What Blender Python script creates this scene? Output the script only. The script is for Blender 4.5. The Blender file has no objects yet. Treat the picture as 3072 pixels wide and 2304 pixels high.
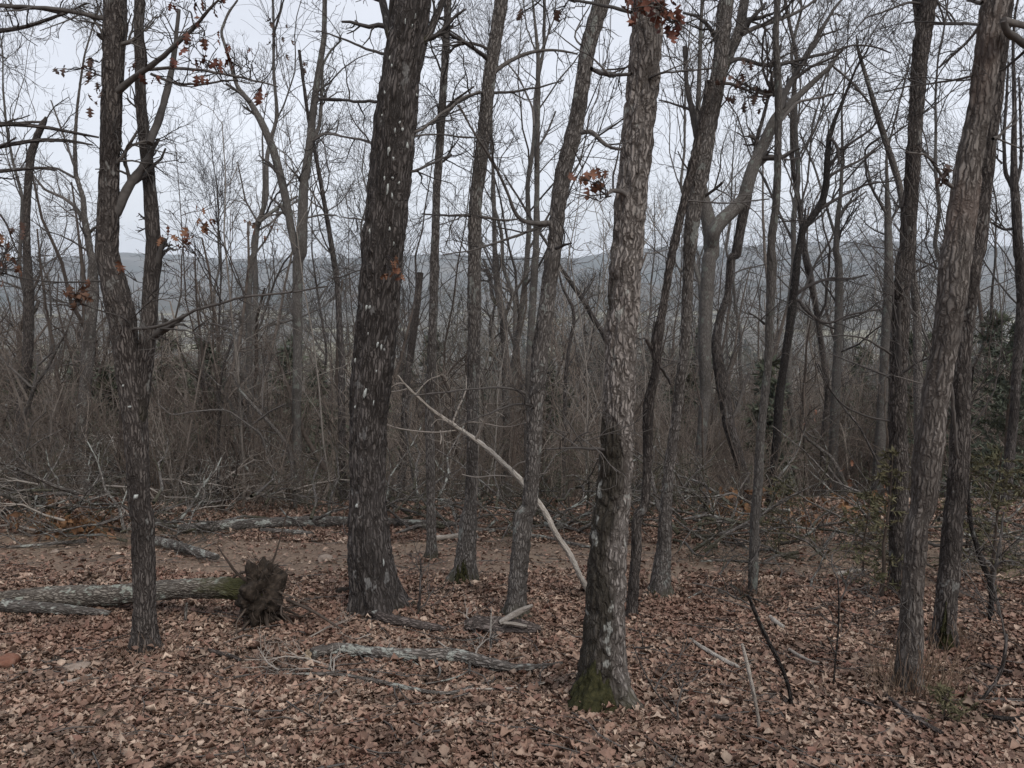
import bpy, bmesh, math
import numpy as np
from mathutils import Vector, Matrix

sc = bpy.context.scene
COL = sc.collection
rng = np.random.default_rng(11)

# ------------------------------------------------------------------ camera
F_PX = 2350.0                      # focal length in pixels of the 3072 wide photograph
HORIZON = 780.0                    # row of the horizon in the photograph
PITCH = math.atan((1152 - HORIZON) / F_PX)
EYE = 1.6
cd = bpy.data.cameras.new('camera')
cam = bpy.data.objects.new('camera', cd)
COL.objects.link(cam)
cd.sensor_width = 36.0
cd.lens = 36.0 * F_PX / 3072.0
cd.clip_start = 0.05
cd.clip_end = 9000
cam.location = (0, 0, EYE)
cam.rotation_euler = (math.pi / 2 - PITCH, 0, 0)
sc.camera = cam

# ------------------------------------------------------------------ sky: overcast
SUN_EL, SUN_AZ = math.radians(48), math.radians(150)
w = bpy.data.worlds.new('World')
sc.world = w
w.use_nodes = True
nt = w.node_tree
nt.nodes.clear()
out = nt.nodes.new('ShaderNodeOutputWorld')
bg = nt.nodes.new('ShaderNodeBackground')
bg.inputs['Strength'].default_value = 0.1
sky = nt.nodes.new('ShaderNodeTexSky')
sky.sky_type = 'NISHITA'
sky.sun_disc = False
sky.sun_elevation = SUN_EL
sky.sun_rotation = SUN_AZ
tc = nt.nodes.new('ShaderNodeTexCoord')
mp = nt.nodes.new('ShaderNodeMapping')
mp.inputs['Scale'].default_value = (1.2, 1.2, 4.0)
no = nt.nodes.new('ShaderNodeTexNoise')
no.inputs['Scale'].default_value = 1.6
no.inputs['Detail'].default_value = 5
rp = nt.nodes.new('ShaderNodeValToRGB')
rp.color_ramp.elements[0].position = 0.3
rp.color_ramp.elements[0].color = (4.65, 4.83, 5.3, 1)
rp.color_ramp.elements[1].position = 0.72
rp.color_ramp.elements[1].color = (5.65, 5.85, 6.35, 1)
mx = nt.nodes.new('ShaderNodeMix')
mx.data_type = 'RGBA'
mx.inputs['Factor'].default_value = 0.93
L = nt.links.new
L(tc.outputs['Generated'], mp.inputs['Vector'])
L(mp.outputs['Vector'], no.inputs['Vector'])
L(no.outputs['Fac'], rp.inputs['Fac'])
L(sky.outputs['Color'], mx.inputs['A'])
L(rp.outputs['Color'], mx.inputs['B'])
L(mx.outputs['Result'], bg.inputs['Color'])
L(bg.outputs['Background'], out.inputs['Surface'])

sd = bpy.data.lights.new('sun', 'SUN')
sd.energy = 1.5
sd.angle = math.radians(25)
sd.color = (1.0, 0.96, 0.9)
sun = bpy.data.objects.new('sun', sd)
COL.objects.link(sun)
sdir = Vector((math.sin(SUN_AZ) * math.cos(SUN_EL), math.cos(SUN_AZ) * math.cos(SUN_EL), math.sin(SUN_EL)))
sun.rotation_euler = sdir.to_track_quat('Z', 'Y').to_euler()
sun.location = sdir * 40

sc.view_settings.view_transform = 'Standard'
sc.view_settings.look = 'None'
sc.view_settings.gamma = 1
sc.view_settings.exposure = 0.74
sc.render.engine = 'CYCLES'
cy = sc.cycles
cy.max_bounces = 5
cy.diffuse_bounces = 3
cy.glossy_bounces = 1
cy.transmission_bounces = 1
cy.volume_bounces = 1
cy.transparent_max_bounces = 4
cy.use_denoising = True
cy.use_adaptive_sampling = False

# ------------------------------------------------------------------ noise
def _hash(ix, iy, iz, seed):
    h = (ix.astype(np.int64) * 374761393 + iy.astype(np.int64) * 668265263 + iz.astype(np.int64) * 2147483647 + seed * 974711) & 0xffffffff
    h = ((h ^ (h >> 13)) * 1274126177) & 0xffffffff
    h = h ^ (h >> 16)
    return (h & 0xffffff) / float(0xffffff)


def vnoise(x, y, z=0.0, seed=0):
    x, y, z = np.broadcast_arrays(np.asarray(x, float), np.asarray(y, float), np.asarray(z, float))
    fx, fy, fz = np.floor(x), np.floor(y), np.floor(z)
    tx, ty, tz = x - fx, y - fy, z - fz
    tx = tx * tx * (3 - 2 * tx); ty = ty * ty * (3 - 2 * ty); tz = tz * tz * (3 - 2 * tz)
    r = 0
    for a in (0, 1):
        for b in (0, 1):
            for c in (0, 1):
                wgt = (tx if a else 1 - tx) * (ty if b else 1 - ty) * (tz if c else 1 - tz)
                r = r + wgt * _hash(fx + a, fy + b, fz + c, seed)
    return r * 2 - 1


def sstep(a, b, x):
    t = np.clip((x - a) / (b - a), 0, 1)
    return t * t * (3 - 2 * t)


# ------------------------------------------------------------------ terrain
_ty = np.arange(-60, 6000, 0.5)
_ts = np.interp(_ty, [-60, 10, 13.5, 18, 60, 150, 300, 480, 6000],
                [-0.2, -0.2, -0.22, -0.36, -0.31, -0.18, -0.05, 0.0, 0.0])
_tz = np.cumsum(_ts) * 0.5
_tz -= np.interp(0, _ty, _tz)


def hz(x, y):
    x = np.asarray(x, float); y = np.asarray(y, float)
    z = np.interp(y, _ty, _tz)
    near = 1 - sstep(20, 60, y)
    z = z + near * (0.07 * vnoise(x / 2.3, y / 2.3, 0, 1) + 0.012 * vnoise(x / 0.6, y / 0.6, 0, 2))
    z = z + 0.42 * np.exp(-((x + 6.3) / 2.3) ** 2 - ((y - 10.4) / 0.8) ** 2)
    z = z + (1 - near) * 2.5 * vnoise(x / 50, y / 50, 0, 3)
    return z


def ray(u, v):
    a = (u - 1536) / F_PX
    b = (1152 - v) / F_PX
    c, s = math.cos(PITCH), math.sin(PITCH)
    return np.array([a, c + b * s, -s + b * c])


def on_plane(u, v, d):
    r = ray(u, v)
    t = d / r[1]
    return np.array([r[0] * t, d, EYE + r[2] * t]), t      # t is also the depth along the axis


def hit(u, v):
    r = ray(u, v)
    t = 1.0
    for _ in range(4000):
        p = r * t
        if EYE + p[2] <= float(hz(p[0], p[1])):
            break
        t += 0.01 if t < 25 else 0.1
    return np.array([p[0], p[1], float(hz(p[0], p[1]))]), t


def parse(s):
    """'10:465,0,240;430,250,270|11:...' -> rows of photo pixel u, v, width (three by three tiles, each enlarged 2.16 times)"""
    r = []
    for part in s.split('|'):
        tile, pts = part.strip().split(':')
        i, j = int(tile[0]), int(tile[1])
        for q in pts.split(';'):
            f = [float(k) for k in q.split(',')]
            r.append((1024 * i + f[0] / 2.16, 768 * j + f[1] / 2.16, (f[2] if len(f) > 2 else 10) / 2.16))
    return np.array(r)


# ------------------------------------------------------------------ mesh building
def norm(v):
    return v / np.maximum(np.linalg.norm(v, axis=-1, keepdims=True), 1e-9)


class MB:
    def __init__(s):
        s.V, s.Q, s.T, s.B, s.R, s.n = [], [], [], [], [], 0

    def add(s, V, Q=None, T=None, B=None, R=None):
        V = np.asarray(V, float).reshape(-1, 3)
        s.V.append(V)
        s.B.append(np.asarray(B, float).reshape(-1, 3) if B is not None else V * 1.0)
        s.R.append(np.asarray(R, float).reshape(-1) if R is not None else np.full(len(V), 0.7))
        if Q is not None and len(Q):
            s.Q.append(np.asarray(Q, np.int64).reshape(-1, 4) + s.n)
        if T is not None and len(T):
            s.T.append(np.asarray(T, np.int64).reshape(-1, 3) + s.n)
        s.n += len(V)
        return s

    def mesh(s, name, mat, org=(0, 0, 0), smooth=True):
        V = np.concatenate(s.V) - np.asarray(org, float)
        Q = np.concatenate(s.Q) if s.Q else np.zeros((0, 4), np.int64)
        T = np.concatenate(s.T) if s.T else np.zeros((0, 3), np.int64)
        me = bpy.data.meshes.new(name)
        me.vertices.add(len(V))
        me.vertices.foreach_set('co', V.astype(np.float32).ravel())
        me.loops.add(Q.size + T.size)
        me.loops.foreach_set('vertex_index', np.concatenate([Q.ravel(), T.ravel()]).astype(np.int32))
        me.polygons.add(len(Q) + len(T))
        st = np.concatenate([np.arange(len(Q)) * 4, Q.size + np.arange(len(T)) * 3])
        me.polygons.foreach_set('loop_start', st.astype(np.int32))
        me.polygons.foreach_set('use_smooth', np.full(len(Q) + len(T), smooth))
        a = me.attributes.new('bark_co', 'FLOAT_VECTOR', 'POINT')
        a.data.foreach_set('vector', np.concatenate(s.B).astype(np.float32).ravel())
        a = me.attributes.new('ridge', 'FLOAT', 'POINT')
        a.data.foreach_set('value', np.concatenate(s.R).astype(np.float32))
        me.update(calc_edges=True)
        me.materials.append(mat)
        return me


def link(name, me, parent=None, loc=(0, 0, 0)):
    o = bpy.data.objects.new(name, me)
    COL.objects.link(o)
    o.location = [float(k) for k in loc]
    if parent is not None:
        o.parent = parent
    return o


def tag(o, label=None, cat=None, group=None, kind=None):
    if label: o['label'] = label
    if cat: o['category'] = cat
    if group: o['group'] = group
    if kind: o['kind'] = kind
    return o


def empty(name, loc, label, cat, group=None):
    o = link(name, None, None, loc)
    o.empty_display_size = 0.2
    return tag(o, label, cat, group)


def tubes(mb, P, R, sides=3):
    """n tubes of k points at once; P (n,k,3), R (n,k)"""
    n, k = P.shape[:2]
    if n == 0:
        return
    T = norm(np.gradient(P, axis=1))
    D = norm(P[:, -1] - P[:, 0])
    ref = np.where(np.abs(D[:, 1:2]) > 0.8, np.array([[0.9, -0.1, 0.42]]), np.array([[0.1, 0.97, 0.2]]))
    U = norm(np.cross(T, ref[:, None, :]))
    W = np.cross(T, U)
    th = np.arange(sides) * 2 * math.pi / sides
    c, s_ = np.cos(th)[None, None, :, None], np.sin(th)[None, None, :, None]
    V = P[:, :, None, :] + R[:, :, None, None] * (c * U[:, :, None, :] + s_ * W[:, :, None, :])
    ln = np.concatenate([np.zeros((n, 1)), np.cumsum(np.linalg.norm(np.diff(P, axis=1), axis=2), axis=1)], axis=1)
    off = rng.random((n, 1, 1)) * 20
    B = np.stack([R[:, :, None] * np.cos(th) + off, R[:, :, None] * np.sin(th) + off, np.repeat(ln[:, :, None], sides, 2)], -1)
    base = (np.arange(n) * k * sides)[:, None, None]
    i = np.arange(k - 1)[None, :, None] * sides
    j = np.arange(sides)[None, None, :]
    j2 = (j + 1) % sides
    Q = np.stack([base + i + j, base + i + j2, base + i + sides + j2, base + i + sides + j], -1)
    mb.add(V, Q.reshape(-1, 4), None, B)


def resample(P, R, k):
    s = np.concatenate([[0], np.cumsum(np.linalg.norm(np.diff(P, axis=0), axis=1))])
    t = np.linspace(0, s[-1], k)
    return np.stack([np.interp(t, s, P[:, c]) for c in range(3)], 1), np.interp(t, s, R)


def smooth_path(P, R, spacing, width):
    s = np.concatenate([[0], np.cumsum(np.linalg.norm(np.diff(P, axis=0), axis=1))])
    m = max(6, int(s[-1] / spacing) + 1)
    P2, R2 = resample(P, R, m)
    h = max(1, int(width / (s[-1] / (m - 1))))
    if m > 2 * h + 2:
        ker = np.hanning(2 * h + 3)[1:-1]; ker /= ker.sum()
        A = np.concatenate([P2, R2[:, None]], 1)
        lo = 2 * A[0] - A[h:0:-1]; hi = 2 * A[-1] - A[-2:-h - 2:-1]
        A = np.concatenate([lo, A, hi])
        A = np.stack([np.convolve(A[:, c], ker, 'valid') for c in range(4)], 1)
        P2, R2 = A[:, :3], np.maximum(A[:, 3], 0.002)
    return P2, R2


def cellular(a, b, period, seed):
    """F2-F1 on a jittered grid, periodic in a"""
    ia, ib = np.floor(a), np.floor(b)
    f1 = np.full(a.shape, 9.0); f2 = np.full(a.shape, 9.0)
    for da in (-1, 0, 1):
        for db in (-1, 0, 1):
            ca, cb = ia + da, ib + db
            w_ = np.mod(ca, period)
            px = ca + 0.1 + 0.8 * _hash(w_, cb, np.zeros_like(ca), seed)
            py = cb + 0.1 + 0.8 * _hash(w_, cb, np.ones_like(ca), seed)
            d = np.hypot(a - px, b - py)
            n1 = np.minimum(f1, d)
            f2 = np.minimum(np.maximum(f1, d), f2)
            f1 = n1
    return f2 - f1


def stem(mb, P, R, nr=24, spacing=0.05, amp=0.006, cell=0.035, cellz=0.14, seed=0, lump=0.06, cap0=False, cap1=False, smooth=0.1, flare=0.0):
    """one thick stem with a barky, uneven surface"""
    P, R = smooth_path(np.asarray(P, float), np.asarray(R, float), spacing, smooth)
    m = len(P)
    T = norm(np.gradient(P, axis=0))
    D = norm(P[-1] - P[0])
    ref = np.array([0.05, 0.99, 0.1]) if abs(D[1]) < 0.8 else np.array([0.99, 0.0, 0.1])
    U = norm(np.cross(T, ref)); W = np.cross(T, U)
    th = np.arange(nr) * 2 * math.pi / nr
    s = np.concatenate([[0], np.cumsum(np.linalg.norm(np.diff(P, axis=0), axis=1))])
    S, TH = np.meshgrid(s, th, indexing='ij')
    Rm = float(np.mean(R))
    nc = max(6, int(round(2 * math.pi * Rm / cell)))
    RR = np.repeat(R[:, None], nr, 1)
    cx, cyy = np.cos(TH), np.sin(TH)
    wob = vnoise(cx * 2.5, cyy * 2.5, S * 3.0, seed + 5)
    F = cellular(TH / (2 * math.pi) * nc + 0.55 * vnoise(cx * 4, cyy * 4, S / cellz * 0.9, seed + 7), S / cellz + 0.5 * wob, nc, seed)
    ridge = sstep(0.0, 0.38, F)
    low = vnoise(cx * 1.2, cyy * 1.2, S * 1.6, seed + 1) + 0.5 * vnoise(cx * 2.2, cyy * 2.2, S * 4.5, seed + 2)
    fine = vnoise(cx * Rm * 60, cyy * Rm * 60, S * 22, seed + 3)
    rad = RR * (1 + lump * low) + amp * (ridge - 0.55) + amp * 0.45 * fine
    rad = np.maximum(rad, RR * 0.55)
    if flare:
        ph = seed * 1.7
        lobes = 0.55 + 0.45 * np.cos(4 * TH + ph + 0.6 * np.cos(TH + ph)) + 0.3 * np.cos(3 * TH + 2 * ph)
        rad = rad * (1 + flare * np.exp(-np.maximum(S - 0.13, 0) / (1.4 * Rm)) * np.clip(lobes, 0.05, 1.3))
    V = P[:, None, :] + rad[..., None] * (cx[..., None] * U[:, None, :] + cyy[..., None] * W[:, None, :])
    B = np.stack([RR * cx, RR * cyy, S], -1)
    i = np.arange(m - 1)[:, None] * nr; j = np.arange(nr)[None, :]; j2 = (j + 1) % nr
    Q = np.stack([i + j, i + j2, i + nr + j2, i + nr + j], -1).reshape(-1, 4)
    mb.add(V, Q, None, B, ridge)
    for on, row, sgn in ((cap0, 0, -1), (cap1, m - 1, 1)):
        if on:
            c = P[row] + sgn * T[row] * 0.004
            ring = V[row]
            tr = [(0, 1 + (q + 1) % nr, 1 + q) if sgn < 0 else (0, 1 + q, 1 + (q + 1) % nr) for q in range(nr)]
            mb.add(np.concatenate([[c], ring]), None, tr, np.concatenate([[[0, 0, 0]], B[row]]), np.full(nr + 1, 1.0))
    return P, R


def grow(P, R, per, length, ang, trange, k, rr, up=0.15, wob=0.22, rmin=0.0025, tip=0.3, g=None):
    """children of every branch in the batch P (n,m,3), R (n,m)"""
    g = g or rng
    n, m = P.shape[:2]
    if n == 0 or per == 0:
        return np.zeros((0, k, 3)), np.zeros((0, k))
    pi = np.repeat(np.arange(n), per)
    N = len(pi)
    t = g.uniform(trange[0], trange[1], N)
    f = t * (m - 1)
    i0 = np.minimum(f.astype(int), m - 2); fr = (f - i0)[:, None]
    pos = P[pi, i0] * (1 - fr) + P[pi, i0 + 1] * fr
    tan = norm(P[pi, i0 + 1] - P[pi, i0])
    r0 = (R[pi, i0] * (1 - fr[:, 0]) + R[pi, i0 + 1] * fr[:, 0])
    q = norm(np.cross(tan, norm(g.normal(size=(N, 3)))))
    a = np.radians(g.uniform(ang[0], ang[1], N))[:, None]
    d = norm(tan * np.cos(a) + q * np.sin(a) + np.array([0, 0, up]))
    if np.isscalar(length):
        ln = np.full(N, length)
    else:
        ln = g.uniform(length[0], length[1], N)
    ln = ln * (1.15 - 0.65 * t)
    rad0 = np.maximum(r0 * rr * g.uniform(0.75, 1.1, N), rmin)
    pts = [pos]
    for s_ in range(k - 1):
        d = norm(d + wob * g.normal(size=(N, 3)) + np.array([0, 0, up * 0.4]))
        pts.append(pts[-1] + d * (ln / (k - 1))[:, None])
    rad = rad0[:, None] * np.linspace(1, tip, k)[None]
    rad = np.maximum(rad, rmin * 0.7)
    return np.stack(pts, 1), rad


# ------------------------------------------------------------------ materials
MATS = {}


def new_mat(name):
    m = bpy.data.materials.new(name)
    m.use_nodes = True
    t = m.node_tree
    b = t.nodes['Principled BSDF']
    b.inputs['Roughness'].default_value = 0.85
    b.inputs['Specular IOR Level'].default_value = 0.15
    MATS[name] = m
    return m, t, b


def N(t, kind, **kw):
    n = t.nodes.new(kind)
    for k, v in kw.items():
        if k in n.inputs:
            n.inputs[k].default_value = v
        else:
            setattr(n, k, v)
    return n


def mixc(t, fac, a, b, blend='MIX'):
    n = t.nodes.new('ShaderNodeMix')
    n.data_type = 'RGBA'
    n.blend_type = blend
    for sock, val in (('Factor', fac), ('A', a), ('B', b)):
        if hasattr(val, 'links') or hasattr(val, 'is_linked'):
            t.links.new(val, n.inputs[sock])
        elif sock == 'Factor':
            n.inputs[sock].default_value = val
        else:
            n.inputs[sock].default_value = (*val, 1)
    return n.outputs['Result']


def ramp(t, src, a, b, c0=0.0, c1=1.0):
    n = t.nodes.new('ShaderNodeMapRange')
    n.interpolation_type = 'SMOOTHSTEP'
    n.inputs['From Min'].default_value = a
    n.inputs['From Max'].default_value = b
    n.inputs['To Min'].default_value = c0
    n.inputs['To Max'].default_value = c1
    t.links.new(src, n.inputs['Value'])
    return n.outputs['Result']


def bark_mat(name, light, dark, blotch=0.5, lichen=0.0, lich_col=(0.33, 0.36, 0.33), moss=0.0, moss_h=0.35, patch=None, patch_amt=0.0, crack=1.0, bump=0.8, plate=0.017, longp=4.5, damp=False):
    m, t, b = new_mat(name)
    at = N(t, 'ShaderNodeAttribute', attribute_name='bark_co')
    ar = N(t, 'ShaderNodeAttribute', attribute_name='ridge')
    oi = N(t, 'ShaderNodeObjectInfo')
    off = N(t, 'ShaderNodeVectorMath', operation='MULTIPLY')
    cmb = N(t, 'ShaderNodeCombineXYZ')
    for k in range(3):
        t.links.new(oi.outputs['Random'], cmb.inputs[k])
    t.links.new(cmb.outputs[0], off.inputs[0]); off.inputs[1].default_value = (37, 53, 71)
    co = N(t, 'ShaderNodeVectorMath', operation='ADD')
    t.links.new(at.outputs['Vector'], co.inputs[0]); t.links.new(off.outputs[0], co.inputs[1])

    def noise(scale, stretch, detail=4, rough=0.6):
        mp_ = N(t, 'ShaderNodeMapping'); mp_.inputs['Scale'].default_value = (scale, scale, scale * stretch)
        t.links.new(co.outputs[0], mp_.inputs['Vector'])
        n = N(t, 'ShaderNodeTexNoise', Scale=1.0, Detail=detail, Roughness=rough)
        t.links.new(mp_.outputs[0], n.inputs['Vector'])
        return n.outputs['Fac']
    fib = noise(90, 0.14, 5, 0.7)
    big = noise(3.2, 0.45, 4, 0.6)
    med = noise(15, 0.45, 4, 0.65)
    # interlaced plates split by dark furrows
    dn = N(t, 'ShaderNodeTexNoise', Scale=22.0, Detail=3)
    t.links.new(co.outputs[0], dn.inputs['Vector'])
    dm = N(t, 'ShaderNodeVectorMath', operation='MULTIPLY_ADD')
    t.links.new(dn.outputs['Color'], dm.inputs[0]); dm.inputs[1].default_value = (0.03, 0.03, 0.05); t.links.new(co.outputs[0], dm.inputs[2])
    vm = N(t, 'ShaderNodeMapping'); vm.inputs['Scale'].default_value = (1 / plate, 1 / plate, 1 / (plate * longp))
    t.links.new(dm.outputs[0], vm.inputs['Vector'])
    vo = N(t, 'ShaderNodeTexVoronoi', feature='DISTANCE_TO_EDGE', Scale=1.0)
    t.links.new(vm.outputs[0], vo.inputs['Vector'])
    vc = N(t, 'ShaderNodeTexVoronoi', feature='F1', Scale=1.0)
    t.links.new(vm.outputs[0], vc.inputs['Vector'])
    edge = ramp(t, vo.outputs['Distance'], 0.0, 0.3)
    rd = N(t, 'ShaderNodeMath', operation='MULTIPLY_ADD')
    t.links.new(fib, rd.inputs[0]); rd.inputs[1].default_value = 1.0
    rsc = N(t, 'ShaderNodeMath', operation='MULTIPLY_ADD')
    t.links.new(edge, rsc.inputs[0]); rsc.inputs[1].default_value = 0.75 * crack; rsc.inputs[2].default_value = 0.62 * (1 - crack) - 0.5
    t.links.new(rsc.outputs[0], rd.inputs[2])
    k = ramp(t, rd.outputs[0], -0.05, 0.85)
    c = mixc(t, k, dark, light)
    sv = N(t, 'ShaderNodeSeparateColor'); t.links.new(vc.outputs['Color'], sv.inputs[0])
    c = mixc(t, ramp(t, sv.outputs[0], 0.2, 1.0, 0, 0.4), c, tuple(0.55 * q for q in light))
    c = mixc(t, ramp(t, med, 0.4, 0.68, 0, 0.45), c, tuple(0.5 * q for q in light))
    c = mixc(t, ramp(t, big, 0.5, 0.6, 0, blotch), c, tuple(0.8 * q for q in dark))
    if patch:
        c = mixc(t, ramp(t, noise(2.0, 0.5, 5, 0.55), 0.56, 0.66, 0, patch_amt), c, patch)
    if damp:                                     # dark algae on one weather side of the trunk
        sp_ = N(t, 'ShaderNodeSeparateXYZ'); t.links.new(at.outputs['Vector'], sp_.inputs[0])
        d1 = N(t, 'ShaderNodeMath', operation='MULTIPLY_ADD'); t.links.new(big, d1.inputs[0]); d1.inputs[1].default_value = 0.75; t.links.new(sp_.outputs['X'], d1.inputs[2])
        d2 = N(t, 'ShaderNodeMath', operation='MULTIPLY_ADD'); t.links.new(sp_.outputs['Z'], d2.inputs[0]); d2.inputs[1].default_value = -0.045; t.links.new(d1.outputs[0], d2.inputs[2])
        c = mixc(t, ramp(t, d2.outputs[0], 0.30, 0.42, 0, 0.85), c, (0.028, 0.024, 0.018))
    if lichen > 0:
        ln = noise(9, 0.6, 3, 0.7)
        c = mixc(t, ramp(t, ln, 0.63 - 0.1 * lichen, 0.68 - 0.08 * lichen, 0, 0.85), c, lich_col)
    if moss > 0:
        sep = N(t, 'ShaderNodeSeparateXYZ'); t.links.new(at.outputs['Vector'], sep.inputs[0])
        ad = N(t, 'ShaderNodeMath', operation='MULTIPLY_ADD'); t.links.new(med, ad.inputs[0]); ad.inputs[1].default_value = -moss_h * 1.6
        t.links.new(sep.outputs['Z'], ad.inputs[2])
        c = mixc(t, ramp(t, ad.outputs[0], moss_h * 0.35, -moss_h * 0.45, 0, moss), c, (0.045, 0.045, 0.016))
    t.links.new(c, b.inputs['Base Color'])
    bp = N(t, 'ShaderNodeBump', Strength=bump, Distance=0.011)
    hh = N(t, 'ShaderNodeMath', operation='MULTIPLY_ADD'); t.links.new(fib, hh.inputs[0]); hh.inputs[1].default_value = 0.6
    he = N(t, 'ShaderNodeMath', operation='MULTIPLY'); t.links.new(edge, he.inputs[0]); he.inputs[1].default_value = crack
    t.links.new(he.outputs[0], hh.inputs[2])
    t.links.new(hh.outputs[0], bp.inputs['Height'])
    t.links.new(bp.outputs[0], b.inputs['Normal'])
    b.inputs['Roughness'].default_value = 0.9
    return m


def twig_mat(name, cols, grain=25):
    """thin wood: colour varies from object to object and along the wood"""
    m, t, b = new_mat(name)
    oi = N(t, 'ShaderNodeObjectInfo')
    at = N(t, 'ShaderNodeAttribute', attribute_name='bark_co')
    n = N(t, 'ShaderNodeTexNoise', Scale=grain, Detail=2)
    t.links.new(at.outputs['Vector'], n.inputs['Vector'])
    r = N(t, 'ShaderNodeValToRGB')
    r.color_ramp.elements[0].color = (*cols[0], 1); r.color_ramp.elements[1].color = (*cols[-1], 1)
    for i, q in enumerate(cols[1:-1]):
        e = r.color_ramp.elements.new((i + 1) / (len(cols) - 1)); e.color = (*q, 1)
    t.links.new(oi.outputs['Random'], r.inputs['Fac'])
    c = mixc(t, ramp(t, n.outputs['Fac'], 0.3, 0.75, 0, 0.5), r.outputs['Color'], tuple(0.5 * q for q in cols[0]))
    t.links.new(c, b.inputs['Base Color'])
    return m


def leaf_mat(name, cols, island):
    m, t, b = new_mat(name)
    if island:
        ad_ = N(t, 'ShaderNodeMath', operation='ADD'); fr_ = N(t, 'ShaderNodeMath', operation='FRACT')
        t.links.new(N(t, 'ShaderNodeNewGeometry').outputs['Random Per Island'], ad_.inputs[0])
        t.links.new(N(t, 'ShaderNodeObjectInfo').outputs['Random'], ad_.inputs[1])
        t.links.new(ad_.outputs[0], fr_.inputs[0])
        src = fr_.outputs[0]
    else:
        src = N(t, 'ShaderNodeObjectInfo').outputs['Random']
    r = N(t, 'ShaderNodeValToRGB')
    r.color_ramp.elements[0].color = (*cols[0], 1); r.color_ramp.elements[1].color = (*cols[-1], 1)
    for i, q in enumerate(cols[1:-1]):
        e = r.color_ramp.elements.new((i + 1) / (len(cols) - 1)); e.color = (*q, 1)
    t.links.new(src, r.inputs['Fac'])
    tcx = N(t, 'ShaderNodeTexCoord')
    n = N(t, 'ShaderNodeTexNoise', Scale=1.1, Detail=3)
    geo = N(t, 'ShaderNodeNewGeometry')
    t.links.new(geo.outputs['Position'], n.inputs['Vector'])
    n2 = N(t, 'ShaderNodeTexNoise', Scale=45, Detail=2)
    t.links.new(geo.outputs['Position'], n2.inputs['Vector'])
    c = mixc(t, ramp(t, n.outputs['Fac'], 0.45, 0.68, 0, 0.5), r.outputs['Color'], (0.165, 0.088, 0.065), 'MIX')
    c = mixc(t, ramp(t, n2.outputs['Fac'], 0.35, 0.75, 0, 0.4), c, (0.07, 0.045, 0.035))
    n3 = N(t, 'ShaderNodeTexNoise', Scale=2.6, Detail=4)
    t.links.new(geo.outputs['Position'], n3.inputs['Vector'])
    c = mixc(t, ramp(t, n3.outputs['Fac'], 0.52, 0.68, 0, 0.6), c, (0.055, 0.038, 0.03))      # damp, rotted leaves
    t.links.new(c, b.inputs['Base Color'])
    b.inputs['Roughness'].default_value = 0.7
    return m


def noise_mat(name, cols, scale, detail=5, bump=0.0, coord='Object', stretch=(1, 1, 1)):
    m, t, b = new_mat(name)
    tcx = N(t, 'ShaderNodeTexCoord')
    mp_ = N(t, 'ShaderNodeMapping'); mp_.inputs['Scale'].default_value = stretch
    t.links.new(tcx.outputs[coord], mp_.inputs['Vector'])
    n = N(t, 'ShaderNodeTexNoise', Scale=scale, Detail=detail, Roughness=0.65)
    t.links.new(mp_.outputs[0], n.inputs['Vector'])
    r = N(t, 'ShaderNodeValToRGB')
    k = len(cols)
    r.color_ramp.elements[0].position = 0.3; r.color_ramp.elements[1].position = 0.7
    r.color_ramp.elements[0].color = (*cols[0], 1); r.color_ramp.elements[1].color = (*cols[-1], 1)
    for i, q in enumerate(cols[1:-1]):
        e = r.color_ramp.elements.new(0.3 + 0.4 * (i + 1) / (k - 1)); e.color = (*q, 1)
    t.links.new(n.outputs['Fac'], r.inputs['Fac'])
    t.links.new(r.outputs['Color'], b.inputs['Base Color'])
    if bump:
        bp = N(t, 'ShaderNodeBump', Strength=0.7, Distance=bump)
        t.links.new(n.outputs['Fac'], bp.inputs['Height']); t.links.new(bp.outputs[0], b.inputs['Normal'])
    return m


M_OAK = bark_mat('oak_bark', (0.28, 0.25, 0.23), (0.06, 0.05, 0.044), blotch=0.6, damp=True, lichen=0.1, lich_col=(0.27, 0.27, 0.25), moss=0.6, moss_h=0.3)
M_DARK = bark_mat('dark_bark', (0.128, 0.113, 0.106), (0.022, 0.018, 0.016), blotch=0.5, longp=9.0, plate=0.02, lichen=0.1, lich_col=(0.16, 0.155, 0.15), moss=0.9, moss_h=0.2)
M_GREY = bark_mat('grey_bark', (0.215, 0.195, 0.18), (0.055, 0.047, 0.042), blotch=0.6, lichen=0.3, lich_col=(0.2, 0.205, 0.19), moss=0.55, moss_h=0.3)
M_BROWN = bark_mat('brown_bark', (0.14, 0.122, 0.111), (0.026, 0.021, 0.019), blotch=0.6, longp=6.0, lichen=0.1, lich_col=(0.17, 0.165, 0.155), moss=0.3, moss_h=0.2)
M_PALE = bark_mat('lichened_bark', (0.155, 0.143, 0.132), (0.05, 0.043, 0.038), blotch=0.4, lichen=0.5, lich_col=(0.145, 0.155, 0.138), crack=0.6)
M_SHAG = bark_mat('weathered_bark', longp=5.0, plate=0.021, light=(0.22, 0.195, 0.177), dark=(0.05, 0.041, 0.036), blotch=0.5, lichen=0.0, patch=(0.15, 0.108, 0.09), patch_amt=0.35)
M_BLACK = bark_mat('black_bark', (0.05, 0.045, 0.042), (0.015, 0.012, 0.011), blotch=0.4, lichen=0.05, lich_col=(0.12, 0.12, 0.11))
M_LOG = bark_mat('log_bark', (0.25, 0.222, 0.19), (0.05, 0.04, 0.033), blotch=0.45, lichen=0.75, lich_col=(0.3, 0.315, 0.27), moss=0.9, moss_h=0.6)
M_LIMB = bark_mat('lichened_limb', (0.24, 0.215, 0.195), (0.05, 0.043, 0.038), blotch=0.45, lichen=0.9, lich_col=(0.31, 0.32, 0.29))
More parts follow.
